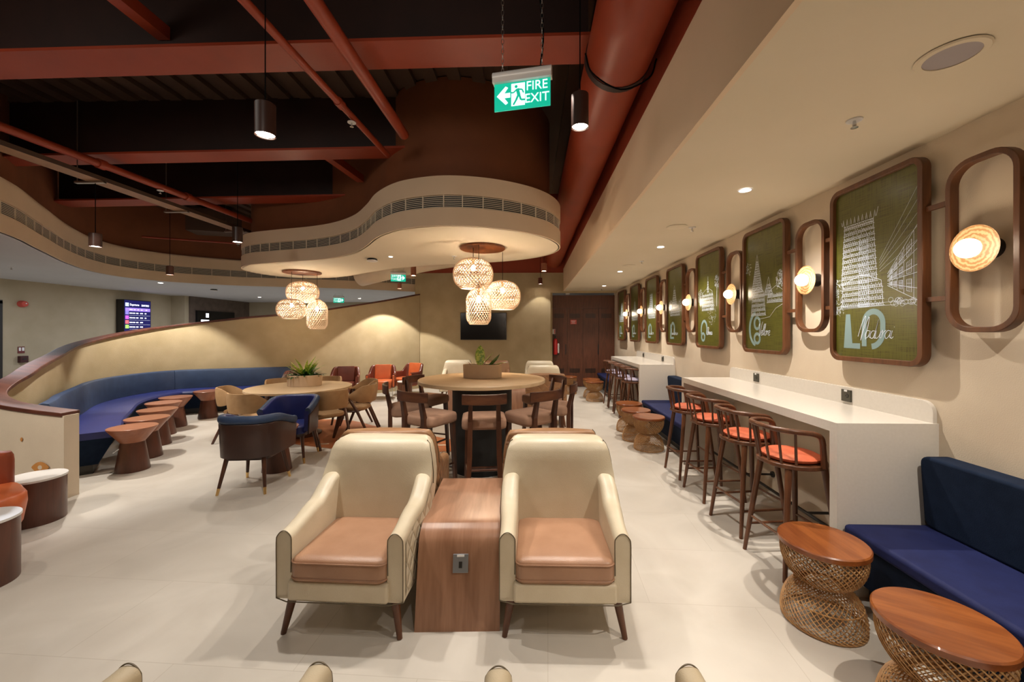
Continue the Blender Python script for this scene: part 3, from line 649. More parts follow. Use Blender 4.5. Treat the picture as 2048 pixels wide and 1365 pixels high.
BK = [(-.661, 4.58, 2.28, .45, .345, 'globe', 'topmost round woven basket lamp above the high table', 0), (-.342, 4.86, 2.054, .43, .345, 'globe', 'right-hand round woven basket lamp above the high table', 0), (-.577, 4.42, 1.894, .27, .41, 'bottle', 'tall bottle-shaped basket lamp above the high table', 0),
      (-3.886, 6.70, 2.29, .50, .348, 'globe', 'topmost round basket lamp of the cluster over the low round table', 1), (-3.838, 6.30, 1.978, .426, .31, 'globe', 'left lower round basket lamp over the low round table', 1), (-3.53, 6.5, 1.90, .31, .49, 'bottle', 'tall bottle-shaped basket lamp over the low round table', 1)]
for x, y, z, w_, h_, k, lab, g in BK: basket('basket_pendant', (x*1.17, y*1.17, 1.6+(z-1.6)*1.17), w_*1.17, h_*1.17, k, lab, 2.745, 62)
for (x, y, r_, lab) in [(-.565, 4.67, .265, 'round wooden ceiling plate holding the basket lamps above the high table'), (-3.78, 6.5, .29, 'round wooden ceiling plate holding the left basket lamps')]:
    tag(MB().lathe([(r_*1.15, -.028), (r_*1.17, -.022), (r_*1.17, 0)], (x*1.17, y*1.17, 2.77), 48).build('ceiling_rose', 'topwood', smooth=30), lab, 'ceiling plate')

# ------------------------------------------------------------------ framed prints along the right wall
PW, PH = .745, 1.30; PZ = 2.035
FONT = {  # handwriting strokes, unit height
 'M': [[(0, .1), (.12, .75), (.28, 1.15), (.3, .9), (.22, .3), (.2, -.1), (.3, .5), (.5, 1.1), (.52, .7), (.46, .1), (.5, -.05)]],
 'a': [[(.28, .38), (.12, .40), (.02, .2), (.1, .02), (.24, .15), (.3, .4), (.27, .12), (.36, .04)]],
 'd': [[(.26, .38), (.1, .38), (.02, .18), (.1, .02), (.24, .14), (.36, .95), (.27, .1), (.36, .04)]],
 'u': [[(.02, .4), (.02, .12), (.1, .02), (.22, .15), (.28, .4), (.26, .1), (.34, .04)]],
 'r': [[(.02, .3), (.08, .42), (.08, .05), (.12, .3), (.26, .42)]],
 'i': [[(.06, .4), (.03, .12), (.08, .03), (.16, .12)], [(.12, .56), (.14, .58)]],
 'V': [[(0, .8), (.06, 1.0), (.12, .8), (.16, .1), (.22, 0), (.34, .6), (.46, 1.15)]],
 'e': [[(.04, .18), (.2, .28), (.2, .42), (.08, .38), (.04, .15), (.12, .02), (.26, .12)]],
 'l': [[(.02, .1), (.2, .75), (.18, .98), (.1, .7), (.08, .12), (.16, .03)]],
 'o': [[(.16, .4), (.04, .3), (.04, .08), (.16, .04), (.22, .24), (.16, .4), (.3, .36)]],
 'C': [[(.42, .9), (.34, 1.05), (.14, .9), (.02, .5), (.06, .1), (.22, .0), (.4, .2)]],
 'h': [[(.02, .1), (.2, .8), (.16, .98), (.06, .5), (.03, .02), (.12, .35), (.2, .38), (.2, .1), (.28, .04)]],
 'n': [[(.02, .38), (.04, .04), (.1, .34), (.2, .38), (.2, .1), (.28, .04)]]}
XO = [0.0]
def strip(mb, pts, w_, x, close=False):
    """flat mitred ribbon stroke on the print; pts are (u right, v up) metres"""
    P = []
    for p in pts:
        v = Vector((p[0], p[1]))
        if not P or (v-P[-1]).length > 1e-5: P.append(v)
    if close: P.append(P[0].copy())
    if len(P) < 2: return
    XO[0] = (XO[0]+.00003) % .0005; xx = x-XO[0]; vs = []; n = len(P)
    for i in range(n):
        t = P[min(i+1, n-1)]-P[max(i-1, 0)]
        if t.length < 1e-6: t = P[min(i+1, n-1)]-P[i] if i < n-1 else P[i]-P[i-1]
        t.normalize(); e = (P[i+1]-P[i]).normalized() if i < n-1 else t; c = max(.45, abs(t.dot(e))); nr = Vector((-t.y, t.x))*w_/2/c
        for q in (P[i]+nr, P[i]-nr): vs.append((xx, -q.x, q.y))
    mb.add(vs, [(2*i, 2*i+1, 2*i+3, 2*i+2) for i in range(n-1)])
def write(mb, word, x0, z0, h, w_, x):
    u = x0
    for ch in word:
        st = FONT[ch]; wid = max(p[0] for s_ in st for p in s_)
        for s_ in st:
            sm = smooth([(a, b, 0) for a, b in s_], 4) if len(s_) > 2 else [Vector((a, b, 0)) for a, b in s_]
            strip(mb, [(u+(p.x+p.y*.18)*h, z0+p.y*h) for p in sm], w_, x)
        u += (wid-.02)*h*(.92 if ch not in 'MVC' else .8)
def tower(mb, rng, cx, z0, w0, w1, h, tiers, x, lw=.0022, flat_top=True, dens=1.0):
    for k in range(tiers):
        a = k/tiers; b = (k+1)/tiers; wa = w0+(w1-w0)*a; wb = w0+(w1-w0)*b; za, zb = z0+h*a, z0+h*b; ww = wa*1.06
        j = lambda s_=.003: rng.uniform(-s_, s_)
        strip(mb, [(cx-ww/2, za+j()), (cx+ww/2, za+j())], lw, x); strip(mb, [(cx-wa/2, za), (cx-wb/2+j(), zb)], lw, x); strip(mb, [(cx+wa/2, za), (cx+wb/2+j(), zb)], lw, x)
        strip(mb, [(cx-wa/2, za+(zb-za)*.35+j()), (cx+wa/2, za+(zb-za)*.35+j())], lw*.7, x)
        n = max(3, int(wa/.018*dens))
        for i in range(n):
            u = cx-wa/2+wa*(i+.5)/n+j(.002); s_ = wa/n*.36; hh = (zb-za)*rng.uniform(.5, .85)
            strip(mb, [(u-s_, za), (u-s_, za+hh*.6), (u, za+hh), (u+s_, za+hh*.6), (u+s_, za)], lw*.75, x)
            if rng.random() < .6: strip(mb, [(u-s_+j(), za+hh*rng.uniform(.1, .5)), (u+s_+j(), za+hh*rng.uniform(.2, .6))], lw*.6, x)
    zt = z0+h
    if flat_top:
        n = 9
        for i in range(n):
            u = cx-w1*.55+w1*1.1*i/(n-1); strip(mb, [(u-.006, zt), (u-.004, zt+.02), (u, zt+.045), (u+.004, zt+.02), (u+.006, zt)], lw, x)
        strip(mb, [(cx-w1*.6, zt), (cx-w1*.62, zt+.03)], lw, x); strip(mb, [(cx+w1*.6, zt), (cx+w1*.66, zt+.06)], lw, x)
    else: strip(mb, [(cx-w1/2, zt), (cx-w1*.3, zt+.03), (cx, zt+.06), (cx+w1*.3, zt+.03), (cx+w1/2, zt)], lw, x)
def tree(mb, rng, cx, z0, r, x, n=60, lw=.0018):
    for _ in range(n):
        a = rng.uniform(0, 2*pi); q = rng.random()**.5*r; u, v = cx+q*cos(a), z0+q*sin(a)*1.2; pts = [(u, v)]
        for k in range(3): u += rng.uniform(-.014, .014); v += rng.uniform(-.014, .014); pts.append((u, v))
        strip(mb, pts, lw, x)
def scribble(mb, rng, x0, z0, w_, h, x, lw=.004):
    pts = []; n = 16
    for i in range(n): pts.append((x0+w_*i/n+rng.uniform(-.003, .003), z0+(h*(1.6 if i in (0, 6) else rng.uniform(.4, .6)) if i % 2 == 0 else rng.uniform(-.006, .006)), 0))
    strip(mb, [(p.x, p.y) for p in smooth(pts, 3)], lw, x)
def arc(cx, cz, rx, rz, a0, a1, n=20): return [(cx+rx*cos(R(a0+(a1-a0)*k/n)), cz+rz*sin(R(a0+(a1-a0)*k/n))) for k in range(n+1)]
def framed(yc, idx, lab):
    X = 2.385; t = thing('framed_print', lab, 'framed print', (X, yc, PZ), 0, 'olive city prints on the right wall')
    out = rrect(PW, PH, .085, 8); inn = rrect(PW-.07, PH-.07, .055, 8); n = len(out)
    mb = MB(); d0, d1 = -.025, .03
    vs = [(d0, -a, b) for a, b in out]+[(d0, -a, b) for a, b in inn]+[(d1, -a, b) for a, b in out]+[(d1, -a, b) for a, b in inn]; fs = []
    for i in range(n):
        j = (i+1) % n; fs += [(i, j, n+j, n+i), (2*n+i, 3*n+i, 3*n+j, 2*n+j), (i, 2*n+i, 2*n+j, j), (n+i, n+j, 3*n+j, 3*n+i)]
    mb.add(vs, fs).build('frame', 'frame', t, bevel=.004)
    m2 = MB(); m2.add([(.0, -a, b) for a, b in inn]+[(.02, -a, b) for a, b in inn], [tuple(range(n)), tuple(range(n, 2*n))[::-1]]+[(i, (i+1) % n, n+(i+1) % n, n+i) for i in range(n)]).build('print', 'panel', t)
    MB().b2(.03, .062, -.3, .3, -.55, .55).build('backing_box', 'greyplate', t)
    rng = random.Random(idx); xs = -.0012; ln = MB(); gl = MB(); xg = -.0006
    if idx == 0:
        tower(ln, rng, -.125, -.08, .31, .25, .45, 11, xs, lw=.0026); tower(ln, rng, -.10, -.25, .36, .33, .17, 4, xs, lw=.0026, flat_top=False)
        strip(ln, [(-.26, .36), (.0, .36)], .0035, xs); strip(ln, [(-.26, .34), (.0, .34)], .0025, xs); tower(ln, rng, -.08, -.25, .09, .07, .5, 9, xs, lw=.002, flat_top=False)
        vx, vz = .07, -.10   # street of houses receding to a point
        def ray(u, r_): return (u, vz+(u-vx)*r_)
        for r_ in (-.55, -.25, .15, .35, .75, .95, 1.35): strip(ln, [ray(.11, r_), ray(.335, r_)], .0028, xs)
        u0 = .125
        while u0 < .33:
            w_ = (u0-vx)*.42; strip(ln, [ray(u0, -.55), ray(u0, 1.35)], .0026, xs)
            for ra, rb in ((-.40, .0), (.2, .6), (.8, 1.2)):
                a_, b_ = u0+w_*.28, min(.332, u0+w_*.78); strip(ln, [ray(a_, ra), ray(b_, ra), ray(b_, rb), ray(a_, rb)], .0024, xs, True)
                for q in (.33, .66): m_ = a_+(b_-a_)*q; strip(ln, [ray(m_, ra), ray(m_, rb)], .0018, xs); strip(ln, [ray(a_, ra+(rb-ra)*q), ray(b_, ra+(rb-ra)*q)], .0018, xs)
            u0 += w_
        for k in range(5): strip(ln, [(.05, -.02+k*.02), (.35, .16+k*.09)], .0014, xs)
        for k in range(14): strip(ln, arc(.12+.2*rng.random(), -.25+.03*rng.random(), .018, .018, 0, 360, 8), .0018, xs)
        tree(ln, rng, -.31, -.1, .05, xs, 40); tree(ln, rng, -.3, -.24, .05, xs, 30)
        for v in (-.24, -.26): strip(ln, [(-.33, v), (.3, v+.01)], .0018, xs)
        strip(gl, [(-.22, -.30), (-.22, -.535), (-.11, -.535)], .040, xg); strip(gl, [(-.075, -.535), (-.075, -.37)]+arc(0, -.37, .075, .08, 180, 0, 14)+[(.075, -.43)]+arc(-.02, -.43, .095, .105, 0, -86, 10), .040, xg)
        write(ln, 'Madurai', -.13, -.48, .14, .0034, xs-.001)
    elif idx == 1:
        tower(ln, rng, -.12, -.02, .20, .03, .34, 14, xs, flat_top=False); tower(ln, rng, -.10, -.26, .26, .2, .24, 5, xs, flat_top=False, dens=1.2)
        tower(ln, rng, .08, -.06, .14, .04, .12, 4, xs, flat_top=False); tree(ln, rng, .27, .08, .07, xs, 110); tower(ln, rng, .2, -.14, .28, .24, .1, 2, xs, flat_top=False)
        tree(ln, rng, -.28, .25, .05, xs, 30); strip(ln, [(-.1, -.30), (.1, -.28), (.2, -.20), (.32, -.16), (.34, -.26)], .002, xs)
        strip(gl, arc(-.13, -.40, .13, .17, 100, 260), .035, xg); strip(gl, arc(-.12, -.34, .05, .06, 0, 360), .03, xg); strip(gl, arc(-.12, -.50, .05, .05, 0, 360), .03, xg)
        write(ln, 'Vellore', -.10, -.47, .125, .0042, xs-.001)
    elif idx == 2:
        tower(ln, rng, -.02, .1, .05, .015, .16, 5, xs, flat_top=False); tower(ln, rng, -.03, -.14, .34, .30, .24, 5, xs, flat_top=False, dens=1.1)
        tree(ln, rng, .24, .22, .07, xs, 90); strip(ln, [(.24, .16), (.23, -.1)], .006, xs); tree(ln, rng, -.25, .06, .08, xs, 90); tree(ln, rng, .1, -.2, .12, xs, 60)
        strip(gl, arc(-.14, -.40, .09, .12, -30, 210), .035, xg); strip(gl, arc(-.17, -.5, .05, .05, 0, 360), .03, xg)
        write(ln, 'Chennai', -.06, -.47, .10, .005, xs-.001)
    else:
        tower(ln, rng, rng.uniform(-.05, .05), -.02, .24, .05 if idx % 2 else .14, .30, 8, xs, lw=.0032, flat_top=idx % 2 == 0); tower(ln, rng, 0, -.16, .42, .36, .14, 3, xs, lw=.0032, flat_top=False)
        tree(ln, rng, -.2, -.02, .1, xs, 70, .003); tree(ln, rng, .22, 0, .08, xs, 50, .003)
        strip(gl, arc(-.10, -.40, .08, .12, -40, 220), .04, xg); strip(gl, [(-.2, -.3), (-.2, -.53), (-.05, -.53)], .035, xg)
        scribble(ln, rng, -.15, -.48, .30, .07, xs-.001, .006)
    ln.build('line_drawing', 'line', t); gl.build('large_letter', 'glyph', t)
    return t
PY = [2.83, 4.13, 5.39, 6.63, 7.90, 9.17, 10.49]
PL = ['large olive print of a temple tower lettered Madurai, nearest the camera', 'olive print of a tapering temple tower lettered Vellore, second from the camera', 'olive print with a palm and domed building, third from the camera', 'olive print with a stepped skyline, fourth from the camera',
      'olive framed print, fifth from the camera, above the gap between counters', 'olive framed print, second from the far end, above the far counter', 'furthest olive framed print beside the dark doors']
for i, y in enumerate(PY): framed(y, i, PL[i])
LY = [2.158, 3.447, 4.71, 5.97, 7.204, 8.488, 9.783]
ORD = ['nearest', 'second', 'third', 'fourth', 'fifth', 'sixth', 'furthest']
def loopframe(yc, i):
    X = 2.385; t = thing('wooden_loop', ('%s empty rounded wooden loop on the right wall, %s' % (ORD[i], ['right of the Madurai print', 'between the Vellore and Madurai prints', 'left of the Vellore print', 'left of the palm print', 'left of the fourth print', 'left of the fifth print', 'left of the sixth print'][i])), 'wall frame', (X, yc, 2.072), 0, 'wooden loops between the prints')
    out = rrect(.35, .945, .13, 8); inn = rrect(.35-.06, .945-.06, .10, 8); n = len(out); d0, d1 = -.02, .03; mb = MB(); fs = []
    vs = [(d0, -a, b) for a, b in out]+[(d0, -a, b) for a, b in inn]+[(d1, -a, b) for a, b in out]+[(d1, -a, b) for a, b in inn]
    for k in range(n):
        j = (k+1) % n; fs += [(k, j, n+j, n+k), (2*n+k, 3*n+k, 3*n+j, 2*n+j), (k, 2*n+k, 2*n+j, j), (n+k, n+j, 3*n+j, 3*n+k)]
    mb.add(vs, fs).build('ring', 'frame', t, bevel=.004)
    lo = (PY[i]-PW/2) if True else 0
    for z in (.268, -.276):
        MB().box((.005, (.175+(lo-yc))/2, z), (.022, lo-yc-.175+.004, .028)).build('cross_bar', 'frame', t)
        nb = (PY[i-1]+PW/2) if i > 0 else 1.55+PW/2
        MB().box((.005, (-.175+(nb-yc))/2, z), (.022, yc-.175-nb+.004, .028)).build('cross_bar', 'frame', t)
    return t
for i, y in enumerate(LY): loopframe(y, i)
def sconce(yc, i):
    t = thing('wall_sconce', '%s round globe sconce with carved wood dish, inside the %s wooden loop' % (ORD[i], ORD[i]), 'wall lamp', (2.45, yc, 2.045), 0, 'globe sconces')
    MB().tube([(0, 0, 0), (-.06, 0, 0), (-.10, 0, 0)], [.055, .055, .03], 24).build('mount', 'black', t, smooth=30)
    MB().tube([(-.075, 0, 0), (-.082, 0, 0), (-.105, 0, 0), (-.101, 0, 0), (-.09, 0, 0)], [.04, .08, .122, .118, .05], 40).build('dish', 'sconce', t, smooth=30)
    o_ = MB(); 
    for k in range(9):
        a = pi*k/8
    MB().tube([(-.135+.052*cos(pi*k/12), 0, 0) for k in range(13)], [max(.002, .052*sin(pi*k/12)) for k in range(13)], 24).build('globe', 'opal', t, smooth=60)
    point('sconce_light', (2.45-.135-.062, yc, 2.045), 2.6*LIGHT, (1, .80, .58), .05)
def ringwood():
    m = mat('ringed_pale_wood', (.5, .3, .12), .45); N, L, b = nodes(m); mp = coord(m, (1, 1, 1)); wv = N.new('ShaderNodeTexWave'); wv.wave_type = 'RINGS'; wv.rings_direction = 'SPHERICAL'; wv.inputs['Scale'].default_value = 22; wv.inputs['Distortion'].default_value = 4; wv.inputs['Detail Scale'].default_value = 2
    L.new(mp.outputs[0], wv.inputs[0]); r = ramp2(m, wv.outputs['Fac'], (.40, .21, .08), (.66, .45, .24), .2, .8); L.new(r.outputs[0], b.inputs['Base Color']); return m
M['sconce'] = ringwood()
for i, y in enumerate(LY): sconce(y+.01, i)

# ------------------------------------------------------------------ counters, benches
def counter(y0, y1, lab, oy):
    t = thing('bar_counter', lab, 'counter', (1.85, y0, 0)); Lc = y1-y0
    MB().b2(0, .60, 0, Lc, .99, 1.05).build('worktop', 'quartz', t)
    MB().b2(0, .60, 0, .06, 0, .99).build('end_panel', 'quartz', t); MB().b2(0, .60, Lc-.06, Lc, 0, .99).build('end_panel', 'quartz', t)
    pr = rrect(Lc-.02, .24, .07, 6); n = len(pr)
    MB().add([(.575, Lc/2+a, 1.06+b) for a, b in pr]+[(.60, Lc/2+a, 1.06+b) for a, b in pr], [tuple(range(n)), tuple(range(n, 2*n))[::-1]]+[(i, (i+1) % n, n+(i+1) % n, n+i) for i in range(n)]).build('backsplash', 'quartz', t, bevel=.002)
    for k in (.31, .66):
        r = MB(); yy = Lc*k; z = .165; r.tube([(.60, yy, z), (.585, yy, z)], .03, 16).tube([(.59, yy, z), (.34, yy, z)], .011, 10).build('foot_rail_bracket', 'black', t, smooth=30)
    MB().tube([(.34, .06, .165), (.34, Lc-.06, .165)], .013, 10).build('foot_rail', 'black', t, smooth=30)
    for j, yy in enumerate(oy):
        o = thing('power_outlet', '%s dark square power outlet on the splashback of the %s counter' % (['right-hand', 'left-hand'][j], 'near' if y0 < 4 else 'far'), 'outlet', (2.425, yy, 1.115), 0, 'power outlets on the counters')
        MB().b2(-.012, 0, -.045, .045, -.045, .045).build('plate', 'outlet', o, bevel=.002); MB().b2(-.014, -.012, -.014, .014, .030, .044).build('label', 'whitep', o)
        mb = MB()
        for a, b in ((-.012, -.012), (-.012, .012), (0, 0)): mb.b2(-.0135, -.012, a-.004, a+.004, b-.005, b+.005)
        mb.b2(-.014, -.012, -.03, -.022, -.01, .012).build('sockets', 'black', o)
counter(2.45, 4.92, 'long white stone bar counter nearest the camera on the right wall', (3.11, 4.33))
counter(6.80, 9.18, 'white stone bar counter further along the right wall', (7.36, 8.6))
def bench(y0, y1, lab):
    t = thing('wall_bench', lab, 'bench', (1.875, y0, 0)); L = y1-y0
    MB().add([(.10, 0, .09), (.57, 0, .09), (.57, 0, .38), (0.02, 0, .38), (.10, L, .09), (.57, L, .09), (.57, L, .38), (.02, L, .38)], [(0, 1, 2, 3), (7, 6, 5, 4), (0, 4, 5, 1), (1, 5, 6, 2), (2, 6, 7, 3), (3, 7, 4, 0)]).build('base', 'navy', t, bevel=.01)
    MB().b2(.0, .57, 0, L, .38, .455).build('seat', 'blueseat_f', t, bevel=.025, seg=4)
    MB().b2(.14, .57, 0.02, L-.02, 0, .09).build('plinth', 'black', t)
    mb = MB(); pr = rrect(L-.04, .42, .05, 5); n = len(pr)
    mb.add([(.44+.03*(.5-(b+.21)/.42), L/2+a, .665+b) for a, b in pr]+[(.572, L/2+a, .665+b) for a, b in pr], [tuple(range(n)), tuple(range(n, 2*n))[::-1]]+[(i, (i+1) % n, n+(i+1) % n, n+i) for i in range(n)])
    mb.build('backrest', 'navy', t, bevel=.018, seg=3)
M['blueseat_f'] = noisy('navy_blue_seat_cloth', (.009, .013, .065), (.012, .018, .085), 12, .7, .12, bscale=260, spec=.25)
bench(-.5, 2.44, 'navy upholstered wall bench beside the near rattan stools')
bench(4.93, 6.79, 'navy wall bench between the two bar counters'); bench(9.19, 11.28, 'navy wall bench beyond the far counter, beside the dark doors')

# ------------------------------------------------------------------ rattan stools
def rattan(loc, rz, lab, src=None):
    if src: return dup(src, loc, rz, lab)
    t = thing('rattan_stool', lab, 'stool', loc, rz, 'hourglass rattan stools')
    MB().lathe([(.20, .418), (.212, .424), (.212, .446), (.206, .452)], n=56).build('seat_top', 'topwood', t, smooth=30)
    up = [(.197, .418), (.198, .37), (.187, .315), (.158, .262), (.115, .228), (.082, .212)]; lo = [(.082, .212), (.125, .197), (.164, .158), (.187, .10), (.196, .045), (.194, .008)]
    weave(MB(), up, 44, .21, .0030, 12, (0, 1)).build('upper_basket', 'rattan', t); weave(MB(), lo, 42, .25, .0027, 12, (0, .5, .97, 1)).build('lower_basket', 'rattan', t)
    return t
S0 = rattan((1.62, 2.25, 0), 0, 'rattan hourglass stool with wooden top beside the near counter end')
for x, y, rz, lab in [(1.635, 1.63, 1.0, 'nearest rattan stool, cut by the lower right corner'), (1.62, 5.5, .5, 'nearest of the three rattan stools grouped before the middle bench'), (1.57, 5.97, 1.3, 'middle one of the three rattan stools before the middle bench'), (1.60, 6.52, 2, 'furthest of the three rattan stools before the middle bench'),
                      (1.50, 9.35, 2.4, 'nearer of the two far rattan stools by the far bench'), (1.50, 9.85, 0, 'further of the two far rattan stools by the far bench'), (1.0, 10.4, .7, 'rattan stool half hidden behind the far brown armchair')]:
    s_ = dup(S0, (x, y, 0), rz, lab)

# ------------------------------------------------------------------ bar stools with spindle backs
def barstool(loc, rz, lab, cush):
    t = thing('bar_stool', lab, 'bar stool', loc, rz, 'spindle-back bar stools')   # faces +x (counter)
    SH = .735
    sp = [(.20*cos(a)*1.0+.0, .21*sin(a)) for a in [2*pi*k/32 for k in range(32)]]
    sp = [(max(-.20, x*1.05), y) for x, y in sp]
    MB().prism(sp, SH-.03, SH).build('seat', 'teak', t, bevel=.008)
    mb = MB(); mb.lathe([(.15, 0), (.175, .012), (.178, .028), (.15, .042), (.08, .048), (.01, .05)], (0, 0, SH), 28, sx=1.0, sy=1.03); mb.build('cushion', cush, t, smooth=60)
    feet = [(-.20, -.20), (-.20, .20), (.20, -.20), (.20, .20)]; tops = [(-.12, -.13), (-.12, .13), (.13, -.13), (.13, .13)]
    for f, q in zip(feet, tops): MB().tube([(f[0], f[1], 0), (f[0]*.5+q[0]*.5, f[1]*.5+q[1]*.5, SH*.5), (q[0], q[1], SH-.02)], [.0135, .0185, .0215], 14).build('leg', 'teak', t, smooth=30)
    def at(f, q, z): k = z/(SH-.02); return (f[0]+(q[0]-f[0])*k, f[1]+(q[1]-f[1])*k, z)
    P = [[at(f, q, z) for z in (.20, .26)] for f, q in zip(feet, tops)]
    for a, b, k in ((0, 2, 0), (1, 3, 0), (0, 1, 1), (2, 3, 1)): MB().tube([P[a][k], P[b][k]], .009, 8).build('stretcher', 'teak', t, smooth=30)
    # top rail : horseshoe, arms sloping down toward the counter
    rail = smooth([(.045, -.218, SH+.14), (.03, -.218, SH+.19), (-.02, -.215, SH+.215), (-.12, -.195, SH+.225), (-.205, -.12, SH+.23), (-.235, 0, SH+.235), (-.205, .12, SH+.23), (-.12, .195, SH+.225), (-.02, .215, SH+.215), (.03, .218, SH+.19), (.045, .218, SH+.14)], 5)
    MB().tube(rail, .017, 10).build('top_rail', 'teak', t, smooth=40)
    for sy in (-1, 1): MB().tube([(.042, sy*.218, SH+.16), (.07, sy*.20, SH-.01)], [.017, .020], 8).build('arm_post', 'teak', t, smooth=30)
    for a in (-60, -36, -12, 12, 36, 60):
        b = (-.205*cos(R(a))*.93, .215*sin(R(a))*.9); q = (-.235*cos(R(a)), .215*sin(R(a)))
        MB().tube([(b[0], b[1], SH-.01), (q[0], q[1], SH+.225)], [.009, .008], 8).build('spindle', 'teak', t, smooth=30)
    return t
B0 = barstool((1.80, 2.80, 0), R(6), 'spindle-back bar stool with orange cushion nearest the camera', 'orangecush')
for y, rz, lab in [(3.35, 8, 'spindle-back bar stool with orange cushion, second from the camera'), (3.97, 5, 'spindle-back bar stool with orange cushion, third from the camera'), (4.55, 3, 'furthest orange-cushioned bar stool at the near counter')]: dup(B0, (1.80, y, 0), R(rz), lab)
B1 = barstool((1.85, 7.15, 0), R(2), 'spindle-back bar stool with lilac cushion nearest at the far counter', 'lilaccush')
for y, lab in [(7.68, 'lilac-cushioned bar stool, second along the far counter'), (8.25, 'lilac-cushioned bar stool, third along the far counter'), (8.8, 'furthest lilac-cushioned bar stool at the far counter')]: dup(B1, (1.85, y, 0), R(2), lab)

# ------------------------------------------------------------------ big armchairs
def ushell(path, ztop, zbot, th, defo=None, r=.035, nn=5):
    """upholstered U-shaped shell: path plan points, per-point top height and thickness"""
    N = len(path); rings = []
    for i, p in enumerate(path):
        t = path[min(i+1, N-1)]-path[max(i-1, 0)]; nr = Vector((-t.y, t.x)).normalized(); h = th[i] if isinstance(th, list) else th; zt = ztop[i] if isinstance(ztop, list) else ztop
        prof = []
        rt = min(h/2*.98, r if r else .01)
        for k in range(nn+1): a = pi/2*k/nn; prof.append((h/2-rt+rt*cos(a), zt-rt+rt*sin(a)))
        for k in range(nn+1): a = pi/2+pi/2*k/nn; prof.append((-h/2+rt+rt*cos(a), zt-rt+rt*sin(a)))
        for m_ in (.66, .33): prof.append((-h/2, zbot+(zt-rt-zbot)*m_))
        prof.append((-h/2, zbot)); prof.append((h/2, zbot))
        for m_ in (.33, .66): prof.append((h/2, zbot+(zt-rt-zbot)*m_))
        ring = [(p.x+nr.x*a, p.y+nr.y*a, z) for a, z in prof]
        if defo: ring = [defo(*q) for q in ring]
        rings.append(ring)
    return MB().loft(rings)
